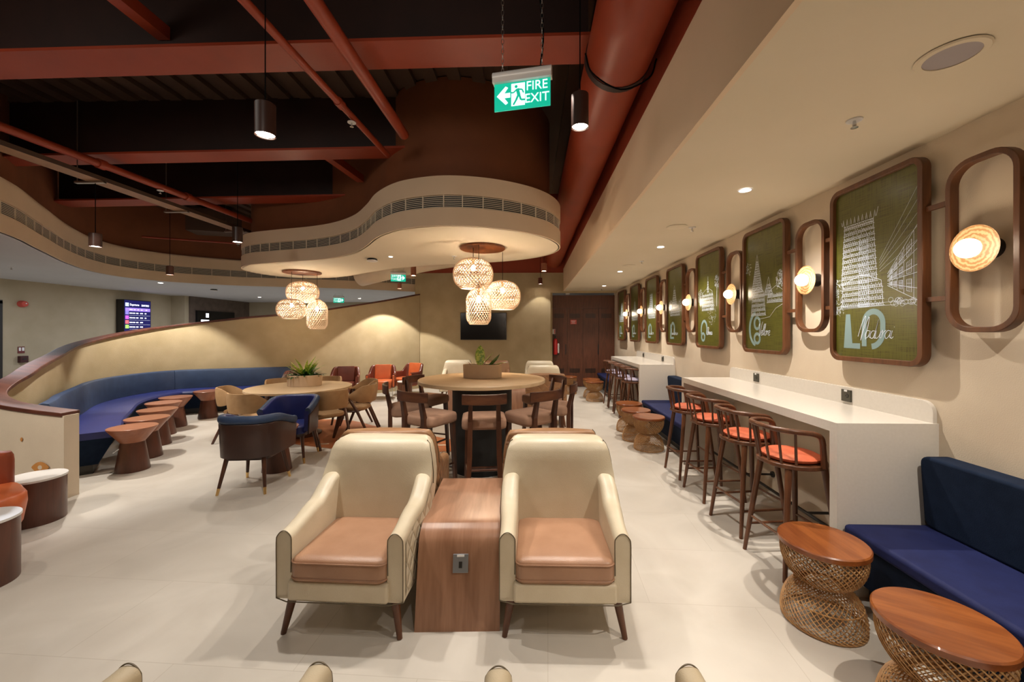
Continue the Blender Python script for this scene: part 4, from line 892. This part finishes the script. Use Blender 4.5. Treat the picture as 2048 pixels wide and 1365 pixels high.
def armchair(loc, rz, lab, shell, seatm, quiltm, legm='teak'):
    t = thing('armchair', lab, 'armchair', loc, rz, 'high-backed leather armchairs')   # faces -y
    W = .298; half = [(-W, -.345), (-W, -.18), (-W-.006, -.02), (-W-.004, .10), (-W+.02, .18), (-W+.075, .225), (-.12, .24)]
    path = [Vector((p.x, p.y)) for p in smooth([(x, y, 0) for x, y in half]+[(0, .242, 0)]+[(-x, y, 0) for x, y in half[::-1]], 5)]
    zt = [.552+.05*sst(-.34, -.05, p.y)+.10*sst(-.06, .14, p.y) for p in path]
    th = [.086+.018*sst(-.25, -.02, p.y) for p in path]
    def lean(x, y, z): b = sst(.0, .22, y); return (x, y+b*(.11*(z-.45)), z)
    ushell(path, zt, .20, th, lean, .040, 6).build('arms', shell, t, smooth=50)
    MB().b2(-W+.03, W-.03, -.372, .22, .20, .305).build('seat_rail', shell, t, bevel=.018, seg=3)
    # backrest: rounded, gently convex, leaning panel
    prof = [(.30, .32), (.45, .335), (.56, .348), (.63, .354), (.70, .352), (.77, .342), (.83, .330), (.87, .315), (.892, .297), (.903, .27)]
    rings = []
    for z, hw in prof:
        e = 1 if z < .85 else (.9 if z < .88 else (.72 if z < .90 else .45)); yb = .255+.13*(z-.45); ring = []
        n = 14
        for k in range(n+1):
            u = -1+2*k/n; ring.append((u*hw, yb-(.145*e)-.055*abs(u)**5*(1-sst(.60, .78, z))+.02*abs(u)**3*sst(.6, .8, z)-.012*(1-u*u), z+(.006 if e < .8 else 0)*(1-u*u)))
        for k in range(n+1):
            u = 1-2*k/n; ring.append((u*hw*.985, yb+.035*e-.05*abs(u)**4*e, z))
        rings.append(ring)
    MB().loft(rings).build('backrest', shell, t, smooth=60)
    # quilted cladding: outer sides and back
    rings = []
    for z, hw in [(.24, .30), (.45, .312)]+prof[2:8]:
        yb = .255+.13*(z-.45); ring = []
        for k in range(15): u = 1-2*k/14; ring.append((u*(hw*.985+.0), yb+.035-.05*abs(u)**4+.007, z))
        rings.append(ring)
    vs = [q for r_ in rings for q in r_]
    MB().add(vs, [(i*15+k, i*15+k+1, (i+1)*15+k+1, (i+1)*15+k) for i in range(len(rings)-1) for k in range(14)]).build('quilted_back', quiltm, t, smooth=50)
    for sx in (-1, 1):
        idx = [i for i, p in enumerate(path) if (p.x*sx > .1 and -.335 < p.y < .21)]; rings = []
        for i in idx:
            p = path[i]; tt = path[min(i+1, len(path)-1)]-path[max(i-1, 0)]; nr = Vector((-tt.y, tt.x)).normalized(); 
            if nr.x*sx < 0: nr = -nr
            q = p+nr*(th[i]/2+.004); rings.append([lean(q.x, q.y, .225+(zt[i]-.052-.225)*k/4) for k in range(5)])
        vs = [q for r_ in rings for q in r_]
        MB().add(vs, [(i*5+k, (i+1)*5+k, (i+1)*5+k+1, i*5+k+1) for i in range(len(rings)-1) for k in range(4)]).build('quilted_side', quiltm, t, smooth=50)
    pr = rrect(.515, .545, .045, 6); rings = []
    for s_, z in ((.94, .298), (.99, .31), (1, .33), (1, .39), (.99, .408), (.95, .420), (.8, .429), (.4, .436)): rings.append([(a*s_, -.10+b*s_, z) for a, b in pr])
    MB().loft(rings).build('seat_cushion', seatm, t, smooth=50)
    mb = MB()
    for z in (.403, .322): mb.tube([(a*1.002, -.10+b*1.002, z) for a, b in pr], .0042, 6, closed=True)
    mb.build('cushion_welt', seatm, t, smooth=60)
    xo = W+.042
    for sx in (-1, 1):
        MB().tube(smooth([(sx*(W-.038), -.347, .34), (sx*(W-.040), -.347, .50), (sx*(W-.034), -.347, .532), (sx*(W-.012), -.347, .554), (sx*(W+.012), -.347, .554), (sx*(W+.034), -.347, .532), (sx*xo, -.347, .50), (sx*xo, -.347, .36), (sx*xo, -.347, .203)], 5), .0026, 6).build('arm_welt', 'welt', t, smooth=60)
        bq_ = [(sx*(hw+.001), .255+.13*(z-.45)-.117*(1 if z < .85 else .8), z) for z, hw in prof[3:9]]; MB().tube(bq_, .0028, 6).build('back_welt', 'welt', t, smooth=60)
    MB().tube([(-xo, -.347, .203), (-W+.03, -.373, .203), (W-.03, -.373, .203), (xo, -.347, .203)], .003, 6).build('base_welt', 'welt', t, smooth=60)
    for sx in (-1, 1):
        for (y0, y1, r0) in ((-.325, -.29, .014), (.26, .20, .013)):
            MB().tube([(sx*.315, y0, 0), (sx*.275, y1, .215)], [r0, .025], 16).build('leg', legm, t, smooth=30)
    return t
gy = R(2.0)
def grp(x, y): return (x*cos(gy)-y*sin(gy), x*sin(gy)+y*cos(gy))
quilt_b = M['quilt'].copy(); quilt_b.name = 'quilted_brown_leather'
for n_ in quilt_b.node_tree.nodes:
    if n_.type == 'VALTORGB': n_.color_ramp.elements[0].color = (.26, .13, .06, 1); n_.color_ramp.elements[1].color = (.34, .18, .085, 1)
M['quilt_b'] = quilt_b
A0 = armchair((-.985, 2.395, 0), gy-R(4), 'cream leather armchair with tan seat, left of the wood waterfall table', 'cream_lea', 'tan_lea', 'quilt')
dup(A0, (.178, 2.415, 0), gy-R(2), 'cream leather armchair with tan seat, right of the wood waterfall table')
A1 = armchair((-1.04, 3.10, 0), gy+pi, 'saddle brown armchair back to back with the left cream armchair', 'brown_lea', 'cream_lea', 'quilt_b')
dup(A1, (.145, 3.12, 0), gy+pi, 'saddle brown armchair back to back with the right cream armchair')
A2 = armchair((-.955, .885, 0), gy+pi, 'beige armchair whose two arm tips show at the lower left edge', 'beige_lea', 'beige_lea', 'beige_lea')
dup(A2, (.21, .905, 0), gy+pi, 'beige armchair whose two arm tips show at the bottom centre right edge')
dup(A1, (.27, 6.98, 0), pi, 'brown armchair with its quilted back to the camera behind the high table')
dup(A0, (.27, 8.15, 0), 0, 'cream armchair facing the camera just behind the far brown armchair')
dup(A0, (.22, 9.45, 0), 0, 'furthest cream armchair, right of the planter on the high table')
dup(A0, (-1.80, 9.65, 0), 0, 'cream armchair against the far wall, left of the planter on the high table')
dup(A1, (-.86, 9.62, 0), 0, 'brown armchair against the far wall directly behind the high table planter')

def waterfall(loc, rz, lab, L=1.08, W_=.455, outlet=True):
    t = thing('waterfall_table', lab, 'side table', loc, rz)
    prof = smooth([(0, 0, 0), (.05, .22, 0), (.095, .40, 0), (.125, .455, 0), (.17, .485, 0), (.24, .5, 0), (.5*L, .5, 0), (L-.24, .5, 0), (L-.17, .485, 0), (L-.125, .455, 0), (L-.095, .40, 0), (L-.05, .22, 0), (L, 0, 0)], 4)
    poly = [(p.x, max(0, p.y)) for p in prof]; n = len(poly)
    inn = [(L/2+(a-L/2)*.93, max(0, b-.035)) for a, b in poly]
    vs = []; 
    for x in (-W_/2, W_/2):
        vs += [(x, a, b) for a, b in poly]
    for x in (-W_/2, W_/2): vs += [(x, a, b) for a, b in inn]
    fs = []
    for i in range(n-1): fs += [(i, i+1, n+i+1, n+i), (2*n+i, 3*n+i, 3*n+i+1, 2*n+i+1), (i, 2*n+i, 2*n+i+1, i+1), (n+i, n+i+1, 3*n+i+1, 3*n+i)]
    fs += [(0, n, 3*n, 2*n), (n-1, 2*n-1, 4*n-1, 3*n-1)]
    MB().add(vs, fs).build('folded_top', 'waterfall', t, smooth=35)
    MB().b2(-W_/2+.012, W_/2-.012, .17, L-.17, 0, .42).build('inner_box', 'espresso', t)
    if outlet:
        p = thing('socket_plate', 'x', 'x'); 
        for k in ('label', 'category'): del p[k]
        p.parent = t; p.location = (.01, .072, .325); p.rotation_euler = (R(-13), 0, 0)
        MB().b2(-.042, .042, -.008, .002, -.047, .047).build('plate', 'greyplate', p, bevel=.002); MB().b2(-.02, .02, -.010, -.008, .034, .045).build('label_strip', 'whitep', p); MB().b2(-.009, .009, -.0095, -.008, -.022, .01).build('ports', 'black', p)
    return t
def fixempty(t):
    return t
waterfall((-.392, 2.115, 0), gy+R(.5), 'rose-brown waterfall side table between the two near cream armchairs')
waterfall((-1.40, 7.8, 0), 0, 'far wood side table seen under the left of the high table', 1.0, .5, False); waterfall((-.23, 7.8, 0), 0, 'far wood side table seen under the right of the high table', 1.0, .3, False)

# ------------------------------------------------------------------ high round table with chairs
t = thing('high_table', 'high round oak-topped table on a black drum base', 'table', (-.573, 4.715, 0))
MB().lathe([(.735, 1.01), (.745, 1.014), (.745, 1.046), (.742, 1.05)], n=72).build('table_top', 'paleoak', t, smooth=30); MB().lathe([(.35, 0), (.35, 1.012)], n=64).build('drum_base', 'blackfab', t, smooth=30)
def highchair(loc, rz, lab):
    t = thing('high_chair', lab, 'high chair', loc, rz, 'dark wood high chairs')   # faces -y ; back at +y
    for sx in (-1, 1):
        MB().tube([(sx*.155, .235, 0), (sx*.135, .20, .45), (sx*.13, .20, .78), (sx*.125, .245, .99)], [.018, .022, .022, .016], 4, sq=(1, 1)).build('rear_post', 'walnut', t)
        MB().tube([(sx*.18, -.19, 0), (sx*.16, -.16, .70)], [.015, .022], 4, sq=(1, 1)).build('front_leg', 'walnut', t)
        MB().tube([(sx*.172, -.175, .27), (sx*.145, .215, .27)], .011, 6).build('stretcher', 'walnut', t, smooth=30)
    MB().tube([(-.175, -.18, .22), (.175, -.18, .22)], .013, 6).build('stretcher', 'walnut', t, smooth=30); MB().tube([(-.145, .22, .33), (.145, .22, .33)], .011, 6).build('stretcher', 'walnut', t, smooth=30)
    MB().tube(smooth([(-.205, .225, .985), (-.10, .262, .985), (0, .272, .985), (.10, .262, .985), (.205, .225, .985)], 4), 1, 4, sq=(.011, .048)).build('top_rail', 'walnut_x', t, bevel=.005)
    rings = []
    pr = rrect(.42, .40, .06, 5)
    for s_, z in ((.9, .69), (.98, .70), (1, .72), (1, .765), (.97, .785), (.85, .797), (.4, .80)): rings.append([(a*s_, b*s_-.01, z) for a, b in pr])
    MB().loft(rings).build('seat', 'seatcloth', t, smooth=50)
    return t
cx, cy = -.573, 4.715
hc = [(-82, .86, 'dark high chair squarely back-on to the camera, front of the high table'), (-121, .86, 'high chair at the front left of the high table, second from the left'), (-160, .84, 'leftmost high chair at the high table'), (155, .82, 'high chair at the far left side of the high table'),
      (-49, .88, 'high chair at the front right of the high table, rails angled right'), (-12, .84, 'rightmost high chair at the high table'), (28, .82, 'high chair at the far right side of the high table')]
H0 = None
for a, r_, lab in hc:
    x, y = cx+r_*cos(R(a)), cy+r_*sin(R(a)); rz = R(a)-pi/2   # back outward
    if H0 is None: H0 = highchair((x, y, 0), rz, lab)
    else: dup(H0, (x, y, 0), rz, lab)
# ------------------------------------------------------------------ low round table with dining chairs
t = thing('round_table', 'low round pale oak table with dining chairs', 'table', (-3.6, 6.14, 0))
MB().lathe([(.73, .715), (.745, .72), (.745, .746), (.742, .75)], n=72).build('table_top', 'paleoak', t, smooth=30); MB().lathe([(.30, 0), (.30, .03), (.16, .1), (.12, .4), (.2, .69), (.3, .718)], n=40).build('pedestal', 'walnut', t, smooth=30)
def dining(loc, rz, lab):
    t = thing('dining_chair', lab, 'dining chair', loc, rz, 'camel upholstered dining chairs')   # back +y
    rings = []; pr = rrect(.44, .43, .14, 6)
    for s_, z in ((.88, .40), (.97, .41), (1, .43), (.97, .452), (.85, .462), (.4, .468)): rings.append([(a*s_, b*s_-.03, z) for a, b in pr])
    MB().loft(rings).build('seat', 'camel', t, smooth=50)
    path = smooth([(-.25, -.10, 0), (-.245, .02, 0), (-.225, .13, 0), (-.16, .22, 0), (-.08, .255, 0), (0, .262, 0), (.08, .255, 0), (.16, .22, 0), (.225, .13, 0), (.245, .02, 0), (.25, -.10, 0)], 4)
    rings = []; N = len(path)
    for i, p in enumerate(path):
        b = sst(-.08, .2, p.y); zt = .645+.145*b; zb = .60-.07*b; th = .024+.014*b; tt = path[min(i+1, N-1)]-path[max(i-1, 0)]; nr = Vector((-tt.y, tt.x)).normalized(); ring = []
        for k in range(12):
            a = 2*pi*k/12; h = (zt-zb)/2; zz = (zt+zb)/2+h*max(-1, min(1, 1.25*sin(a))); off = th/2*cos(a)*1.2; lean = .09*(zz-.55)*b
            ring.append((p.x*(1+.0*lean)+nr.x*off, p.y+nr.y*off+lean, zz))
        rings.append(ring)
    MB().loft(rings).build('backrest', 'camel', t, smooth=60)
    for sx in (-1, 1):
        MB().tube([(sx*.225, -.26, 0), (sx*.245, -.10, .42), (sx*.25, -.055, .615)], [.017, .023, .025], 10).build('front_leg', 'walnut', t, smooth=30)
        MB().tube([(sx*.215, .28, 0), (sx*.235, .10, .40), (sx*.248, -.03, .615)], [.016, .022, .022], 10).build('rear_leg', 'walnut', t, smooth=30)
        MB().tube([(sx*.24, -.16, .40), (sx*.236, .12, .40)], .013, 8).build('side_rail', 'walnut', t, smooth=30)
    MB().tube([(-.24, -.12, .40), (.24, -.12, .40)], .013, 8).build('front_rail', 'walnut', t, smooth=30)
    MB().tube([(-.235, .10, .40), (.235, .10, .40)], .013, 8).build('back_rail', 'walnut', t, smooth=30)
    return t
dc = [(200, .80, 'leftmost camel dining chair at the low round table'), (256, .80, 'camel dining chair at the front left of the low round table'), (323, .86, 'camel dining chair with its back to the camera, behind the blue tub chair'), (2, .88, 'camel dining chair on the right of the low round table with splayed legs in view'),
      (38, .88, 'camel dining chair at the far right of the low round table'), (138, .86, 'camel dining chair at the far left of the low round table'), (94, .86, 'camel dining chair at the back of the low round table')]
D0 = None
for a, r_, lab in dc:
    x, y = -3.6+r_*cos(R(a)), 6.14+r_*sin(R(a)); rz = R(a)-pi/2
    if D0 is None: D0 = dining((x, y, 0), rz, lab)
    else: dup(D0, (x, y, 0), rz, lab)

# ------------------------------------------------------------------ planters
def leaf(mb, base, az, el, L, W_, droop=.5, fold=.15, n=8):
    p = Vector(base); d_ = Vector((cos(az)*cos(el), sin(az)*cos(el), sin(el))); side = Vector((-sin(az), cos(az), 0)); vs = []
    for i in range(n+1):
        t = i/n; w_ = W_*sin(pi*min(1, t*.94+.05))**.8*(1 if t < .5 else 1); e = el-droop*t
        if i: p = p+Vector((cos(az)*cos(e), sin(az)*cos(e), sin(e)))*L/n
        up = Vector((-cos(az)*sin(e), -sin(az)*sin(e), cos(e)))
        vs += [p-side*w_/2+up*w_*fold, p, p+side*w_/2+up*w_*fold]
    fs = []
    for i in range(n): a = i*3; fs += [(a, a+1, a+4, a+3), (a+1, a+2, a+5, a+4)]
    mb.add(vs, fs)
t = thing('table_planter', 'pale oval planter holding a few croton leaves on the high table', 'planter', (-.58, 4.80, 1.05))
MB().lathe([(.19, 0), (.197, .004), (.20, .16), (.195, .164), (.185, .16), (.182, .13)], n=48, capt=True, sx=1.18, sy=.62).build('pot', 'planter', t, smooth=30); MB().lathe([(.18, .131), (.18, .134)], n=40, sx=1.17, sy=.6).build('soil', 'soil', t)
rng = random.Random(3)
mb = MB(); leaf(mb, (-.03, 0, .13), R(95), R(82), .27, .12, .2); leaf(mb, (-.02, .0, .13), R(10), R(52), .24, .045, .1); leaf(mb, (.1, 0, .13), R(5), R(25), .2, .05, .3); mb.build('variegated_leaves', 'leafy', t, smooth=60)
mb = MB(); leaf(mb, (.06, -.02, .12), R(-25), R(52), .24, .11, .2, -.1); leaf(mb, (.05, .03, .12), R(20), R(42), .18, .07, .3); leaf(mb, (-.05, -.03, .12), R(200), R(30), .13, .06, .5); leaf(mb, (-.03, -.04, .12), R(170), R(35), .10, .06, .5); mb.build('green_leaves', 'leafd', t, smooth=60)
mb = MB(); leaf(mb, (-.12, -.02, .12), R(175), R(60), .10, .03, .3); leaf(mb, (-.1, .0, .12), R(180), R(35), .17, .012, .1); mb.build('dry_leaves', 'leafr', t, smooth=60)
MB().tube([(.0, 0, .12), (.04, .0, .2), (.1, 0, .26)], .003, 5).build('stem', 'leafr', t)
t = thing('table_planter', 'pale round planter with a bushy green plant on the low round table', 'planter', (-3.60, 6.26, .75))
MB().lathe([(.255, 0), (.26, .004), (.265, .17), (.26, .175), (.245, .17), (.242, .14)], n=56, sx=1, sy=.75).build('pot', 'planter', t, smooth=30); MB().lathe([(.24, .142), (.24, .145)], n=40, sy=.75).build('soil', 'soil', t)
mb = MB()
for k in range(30):
    a = rng.uniform(0, 2*pi); leaf(mb, (.04*cos(a), .03*sin(a), .14), a, R(rng.uniform(45, 86)), rng.uniform(.22, .36), rng.uniform(.03, .045), rng.uniform(.2, .7))
mb.build('bright_leaves', 'leafy', t, smooth=60); mb = MB()
for k in range(70):
    a = rng.uniform(0, 2*pi); q = rng.uniform(.05, .2); leaf(mb, (q*cos(a), q*.7*sin(a), .14), a+rng.uniform(-.5, .5), R(rng.uniform(10, 60)), rng.uniform(.10, .19), rng.uniform(.035, .055), rng.uniform(.6, 1.5))
mb.build('dark_leaves', 'leafd', t, smooth=60); mb = MB()
for k in range(35):
    a = rng.uniform(0, 2*pi); q = rng.uniform(.02, .14); leaf(mb, (q*cos(a), q*.7*sin(a), .16), a+rng.uniform(-.5, .5), R(rng.uniform(30, 75)), rng.uniform(.12, .22), rng.uniform(.03, .045), rng.uniform(.5, 1.2))
mb.build('mid_leaves', 'leafm', t, smooth=60)

# ------------------------------------------------------------------ blue tub chairs, cone tables
def tub(loc, rz, lab, outer='espresso', inner='blueseat', W=.25, zt0=.77, seatz=.455, legs='wood'):
    t = thing('tub_chair', lab, 'tub chair', loc, rz, 'blue tub chairs')   # faces -y
    P = [(-W, -.25, 0), (-W, -.08, 0), (-W+.01, .07, 0), (-W+.05, .18, 0), (-.12, .235, 0), (0, .245, 0), (.12, .235, 0), (W-.05, .18, 0), (W-.01, .07, 0), (W, -.08, 0), (W, -.25, 0)]
    path = [Vector((p.x, p.y)) for p in smooth(P, 5)]
    zt = [zt0-.10+.10*sst(-.28, .15, p.y) for p in path]
    def df(x, y, z): k = (z-.5)*.16; return (x*(1+k), y*(1+k*(1 if y > 0 else .3)), z)
    outp = offset(path, .03); 
    if abs(outp[0].x) < abs(path[0].x): outp = offset(path, -.03)
    ushell(outp, [z-.075 for z in zt], .36, .018, df, .006, 2).build('outer_shell', outer, t, smooth=50)
    ushell(path, zt, .40, .048, df, .022, 5).build('inner_pad', inner, t, smooth=50)
    ushell([p for p in offset(path, (.012 if abs(offset(path, .01)[0].x) > abs(path[0].x) else -.012))], zt, .0, .07, None, .03, 5) if False else None
    rim = [df(*(Vector((p.x, p.y, 0))+Vector((0, 0, zt[i]-.035)))) for i, p in enumerate(offset(path, .014 if abs(offset(path, .01)[0].x) > abs(path[0].x) else -.014))]
    MB().tube(rim, 1, 10, sq=(.024, .030)).build('top_roll', 'bluedark' if inner == 'blueseat' else inner, t, smooth=60)
    pr = rrect(.45, .48, .09, 6); rings = []
    for s_, z in ((.95, .355), (1, .365), (1, .43), (.97, .445), (.86, .455), (.4, .46)): rings.append([(a*s_, b*s_-.02, z+seatz-.455) for a, b in pr])
    MB().loft(rings).build('seat', inner, t, smooth=50)
    MB().prism([(a*.96, b*.96-.02) for a, b in pr], .325, .36).build('seat_frame', outer, t)
    for sx in (-1, 1):
        for (y0, y1) in ((-.26, -.20), (.27, .20)):
            f = Vector((sx*.225, y0*.93, 0)); q = Vector((sx*.175, y1*.9, .345)); l = MB().tube([f.lerp(q, .16), q], [.0145, .022], 12).build('leg', 'walnut', t, smooth=30)
            MB().tube([f, f.lerp(q, .19)], [.0125, .0155], 12).build('brass_tip', 'brass', l, smooth=30)
    return t
T0 = tub((-2.87, 4.09, 0), pi+R(6), 'blue tub chair with dark shell, its back to the camera')
dup(T0, (-3.02, 4.98, 0), R(10), 'blue tub chair facing the camera behind the small cone table')
def cone(loc, lab, s=1.0, src=None):
    t = thing('cone_table', lab, 'side table', loc, 0, 'hourglass side tables') if not src else dup(src, loc, 0, lab)
    if src: return t
    MB().lathe([(.11, .33), (.222, .488), (.225, .5), (.222, .502)], n=48).build('top_cone', 'cone_up', t, smooth=30); MB().lathe([(.155, 0), (.155, .006), (.108, .331)], n=48).build('base_cone', 'cone_dn', t, smooth=30)
    return t
c0 = None
for x, y, lab in [(-4.63, 4.52, 'cone side table nearest the camera along the banquette'), (-4.93, 5.0, 'cone side table second in the banquette row'), (-5.32, 5.55, 'cone side table in the middle of the banquette row'), (-5.75, 6.1, 'cone side table fourth in the banquette row'), (-6.03, 6.62, 'cone side table fifth in the banquette row'), (-6.05, 7.32, 'cone side table standing apart at the far curve of the banquette')]:
    c0 = cone((x, y, 0), lab, src=c0) if c0 else cone((x, y, 0), lab)
k = cone((-2.95, 4.56, 0), 'cone side table between the two blue tub chairs', src=c0)

# ------------------------------------------------------------------ curved banquette
BQ = [(-5.26, 4.10), (-5.55, 4.42), (-5.85, 4.72), (-6.42, 5.40), (-6.85, 5.92), (-7.14, 6.42), (-7.30, 7.0), (-7.30, 7.5), (-7.18, 7.82), (-6.93, 8.04), (-6.5, 8.24), (-6.05, 8.43), (-5.35, 8.76)]
bq = [Vector((p.x, p.y)) for p in smooth([(x, y, 0) for x, y in BQ], 6)]
t = thing('banquette', 'long curved royal blue banquette under the rising wall', 'banquette')
def inner_off(d_): return offset(bq, -d_)
# rings across: back of seat (wall side) to front edge, with slanting kick face
front = inner_off(.60); c_ = Vector((-5.9, 6.4))
if (front[10]-c_).length > (bq[10]-c_).length: SGN = 1
else: SGN = -1
def io(d_): return offset(bq, SGN*d_)
def band(ds, name, m, sm=40):
    rings = []
    ps = {d_: io(d_) for d_, z in ds}
    for i in range(len(bq)): rings.append([(ps[d_][i].x, ps[d_][i].y, z) for d_, z in ds])
    return MB().loft(rings).build(name, m, t, smooth=sm)
band([(.02, .385), (.60, .385), (.625, .40), (.63, .43), (.61, .455), (.57, .462), (.02, .462)], 'seat', 'blueseat')
band([(.02, .10), (.46, .10), (.60, .384), (.02, .384)], 'kick_face', 'navy'); band([(.02, 0), (.42, 0), (.42, .10), (.02, .10)], 'plinth', 'black')
secs = [(0, 18), (18, 48), (48, len(bq)-1)]
for a, b in secs:
    ds = [(0.0, .46), (.13, .46), (.125, .6), (.105, .80), (.09, .83), (.05, .84), (.015, .83), (.0, .80)]
    ps = {d_: io(d_) for d_, z in ds}; rings = [[(ps[d_][i].x, ps[d_][i].y, z) for d_, z in ds] for i in range(a, b+1)]
    k = .006; MB().loft(rings).build('back_panel', 'bluedark', t, smooth=40, bevel=.008)
tag(MB().tube(smooth([(0, 0, 0), (.05, 0, .035), (.1, 0, .04)], 3), .006, 6).xf(Matrix.Translation((-4.72, 4.38, .23)) @ Matrix.Rotation(R(50), 4, 'Z')).build('kick_handle', 'chrome'), 'small pull handle on the kick face of the blue banquette', 'handle').parent = t
for k_ in ('label', 'category'):
    if k_ in bpy.data.objects['kick_handle']: del bpy.data.objects['kick_handle'][k_]

# ------------------------------------------------------------------ orange club chairs and drum tables
def club(loc, rz, lab, inner='orange', outer='oxblood'):
    t = thing('club_chair', lab, 'armchair', loc, rz, 'low club chairs')
    W = .30; path = [Vector((p.x, p.y)) for p in smooth([(-W, -.22, 0), (-W, -.06, 0), (-W+.01, .10, 0), (-W+.06, .20, 0), (-.13, .25, 0), (0, .26, 0), (.13, .25, 0), (W-.06, .20, 0), (W-.01, .10, 0), (W, -.06, 0), (W, -.22, 0)], 5)]
    zt = [.60+.19*sst(.05, .20, p.y) for p in path]
    def df(x, y, z): k = (z-.5)*.12; return (x*(1+k*(1-sst(.0, .2, y))), y+.12*(z-.5)*sst(0, .2, y), z)
    ushell(path, zt, .28, .065, df, .03, 5).build('outer_shell', outer, t, smooth=50)
    rings = []; pr = rrect(.40, .07, .03, 5)
    for s_, z in ((.9, .46), (1, .48), (1, .75), (.97, .785), (.9, .80)): rings.append([(a*s_, b+.205+.12*(z-.5), z) for a, b in pr])
    MB().loft(rings).build('back_cushion', inner, t, smooth=50)
    for sx in (-1, 1): MB().b2(sx*W-.022, sx*W+.022, -.235, -.215, .30, .575).build('arm_front', inner, t, bevel=.008)
    pr = rrect(.53, .56, .18, 6); rings = []
    for s_, z in ((.88, .255), (.98, .30), (1, .40), (.99, .435), (.93, .45), (.5, .458)): rings.append([(a*s_, b*s_-.08, z) for a, b in pr])
    MB().loft(rings).build('seat', inner, t, smooth=50)
    for sx in (-1, 1):
        for y in (-.22, .18): MB().tube([(sx*.22, y, 0), (sx*.22, y, .27)], .009, 8).build('leg', 'brass' if False else 'chrome', t, smooth=30)
    MB().tube([(a*.75, b*.75-.05, .24) for a, b in pr], .007, 6, closed=True).build('base_ring', 'brass', t)
    return t
C0 = club((-3.60, 9.55, 0), R(12), 'bright orange club chair, second from the far corner')
dup(C0, (-3.12, 10.12, 0), R(-28), 'bright orange club chair nearest the far corner')
C1 = club((-4.28, 9.05, 0), R(15), 'dark oxblood club chair behind the low round table', 'oxblood', 'oxblood')
dup(C1, (-4.82, 8.12, 0), R(20), 'dark oxblood club chair half hidden behind the bushy planter')
t = thing('lounge_chair', 'orange armless lounge seat cut by the left edge of the picture', 'chair', (-4.0, 2.70, 0), R(60))
pr = rrect(.56, .56, .16, 6); rings = []
for s_, z in ((.80, .14), (.93, .22), (1, .36), (.99, .415), (.93, .432), (.5, .44)): rings.append([(a*s_, b*s_, z) for a, b in pr])
MB().loft(rings).build('seat', 'orange', t, smooth=50)
pr = rrect(.52, .12, .05, 6); rings = []
for s_, z in ((.96, .34), (1, .40), (1, .60), (.985, .64), (.94, .665), (.7, .675)): rings.append([(a*s_, b*s_+.24, z) for a, b in pr])
MB().loft(rings).build('backrest', mat('deep_orange_leather', (.28, .055, .02), .34), t, smooth=50)
for sx in (-1, 1):
    for y in (-.18, .18): MB().tube([(sx*.20, y, 0), (sx*.18, y*.9, .20)], [.010, .015], 10).build('brass_leg', 'brass', t, smooth=30)
def drum(loc, lab, r_, h, side='cone_dn', src=None):
    t = thing('drum_table', lab, 'side table', loc, 0, 'white-topped drum tables')
    MB().lathe([(r_*.95, 0), (r_*.96, .004), (r_*.965, h-.016)], n=48).build('body', side, t, smooth=30); MB().lathe([(r_, h-.016), (r_*1.0, h-.002), (r_*.995, h)], n=48).build('top', 'white', t, smooth=30)
    return t
drum((-4.20, 3.27, 0), 'white-topped dark drum table beside the end of the low wall', .19, .38); drum((-3.50, 2.42, 0), 'white-topped drum table cut by the left edge, nearest the camera', .19, .42)
drum((-2.88, 9.05, 0), 'drum table with white top between the bright orange chairs', .17, .48, 'teak'); drum((-3.72, 8.80, 0), 'dark drum table in front of the orange chair', .15, .46, 'cone_dn')
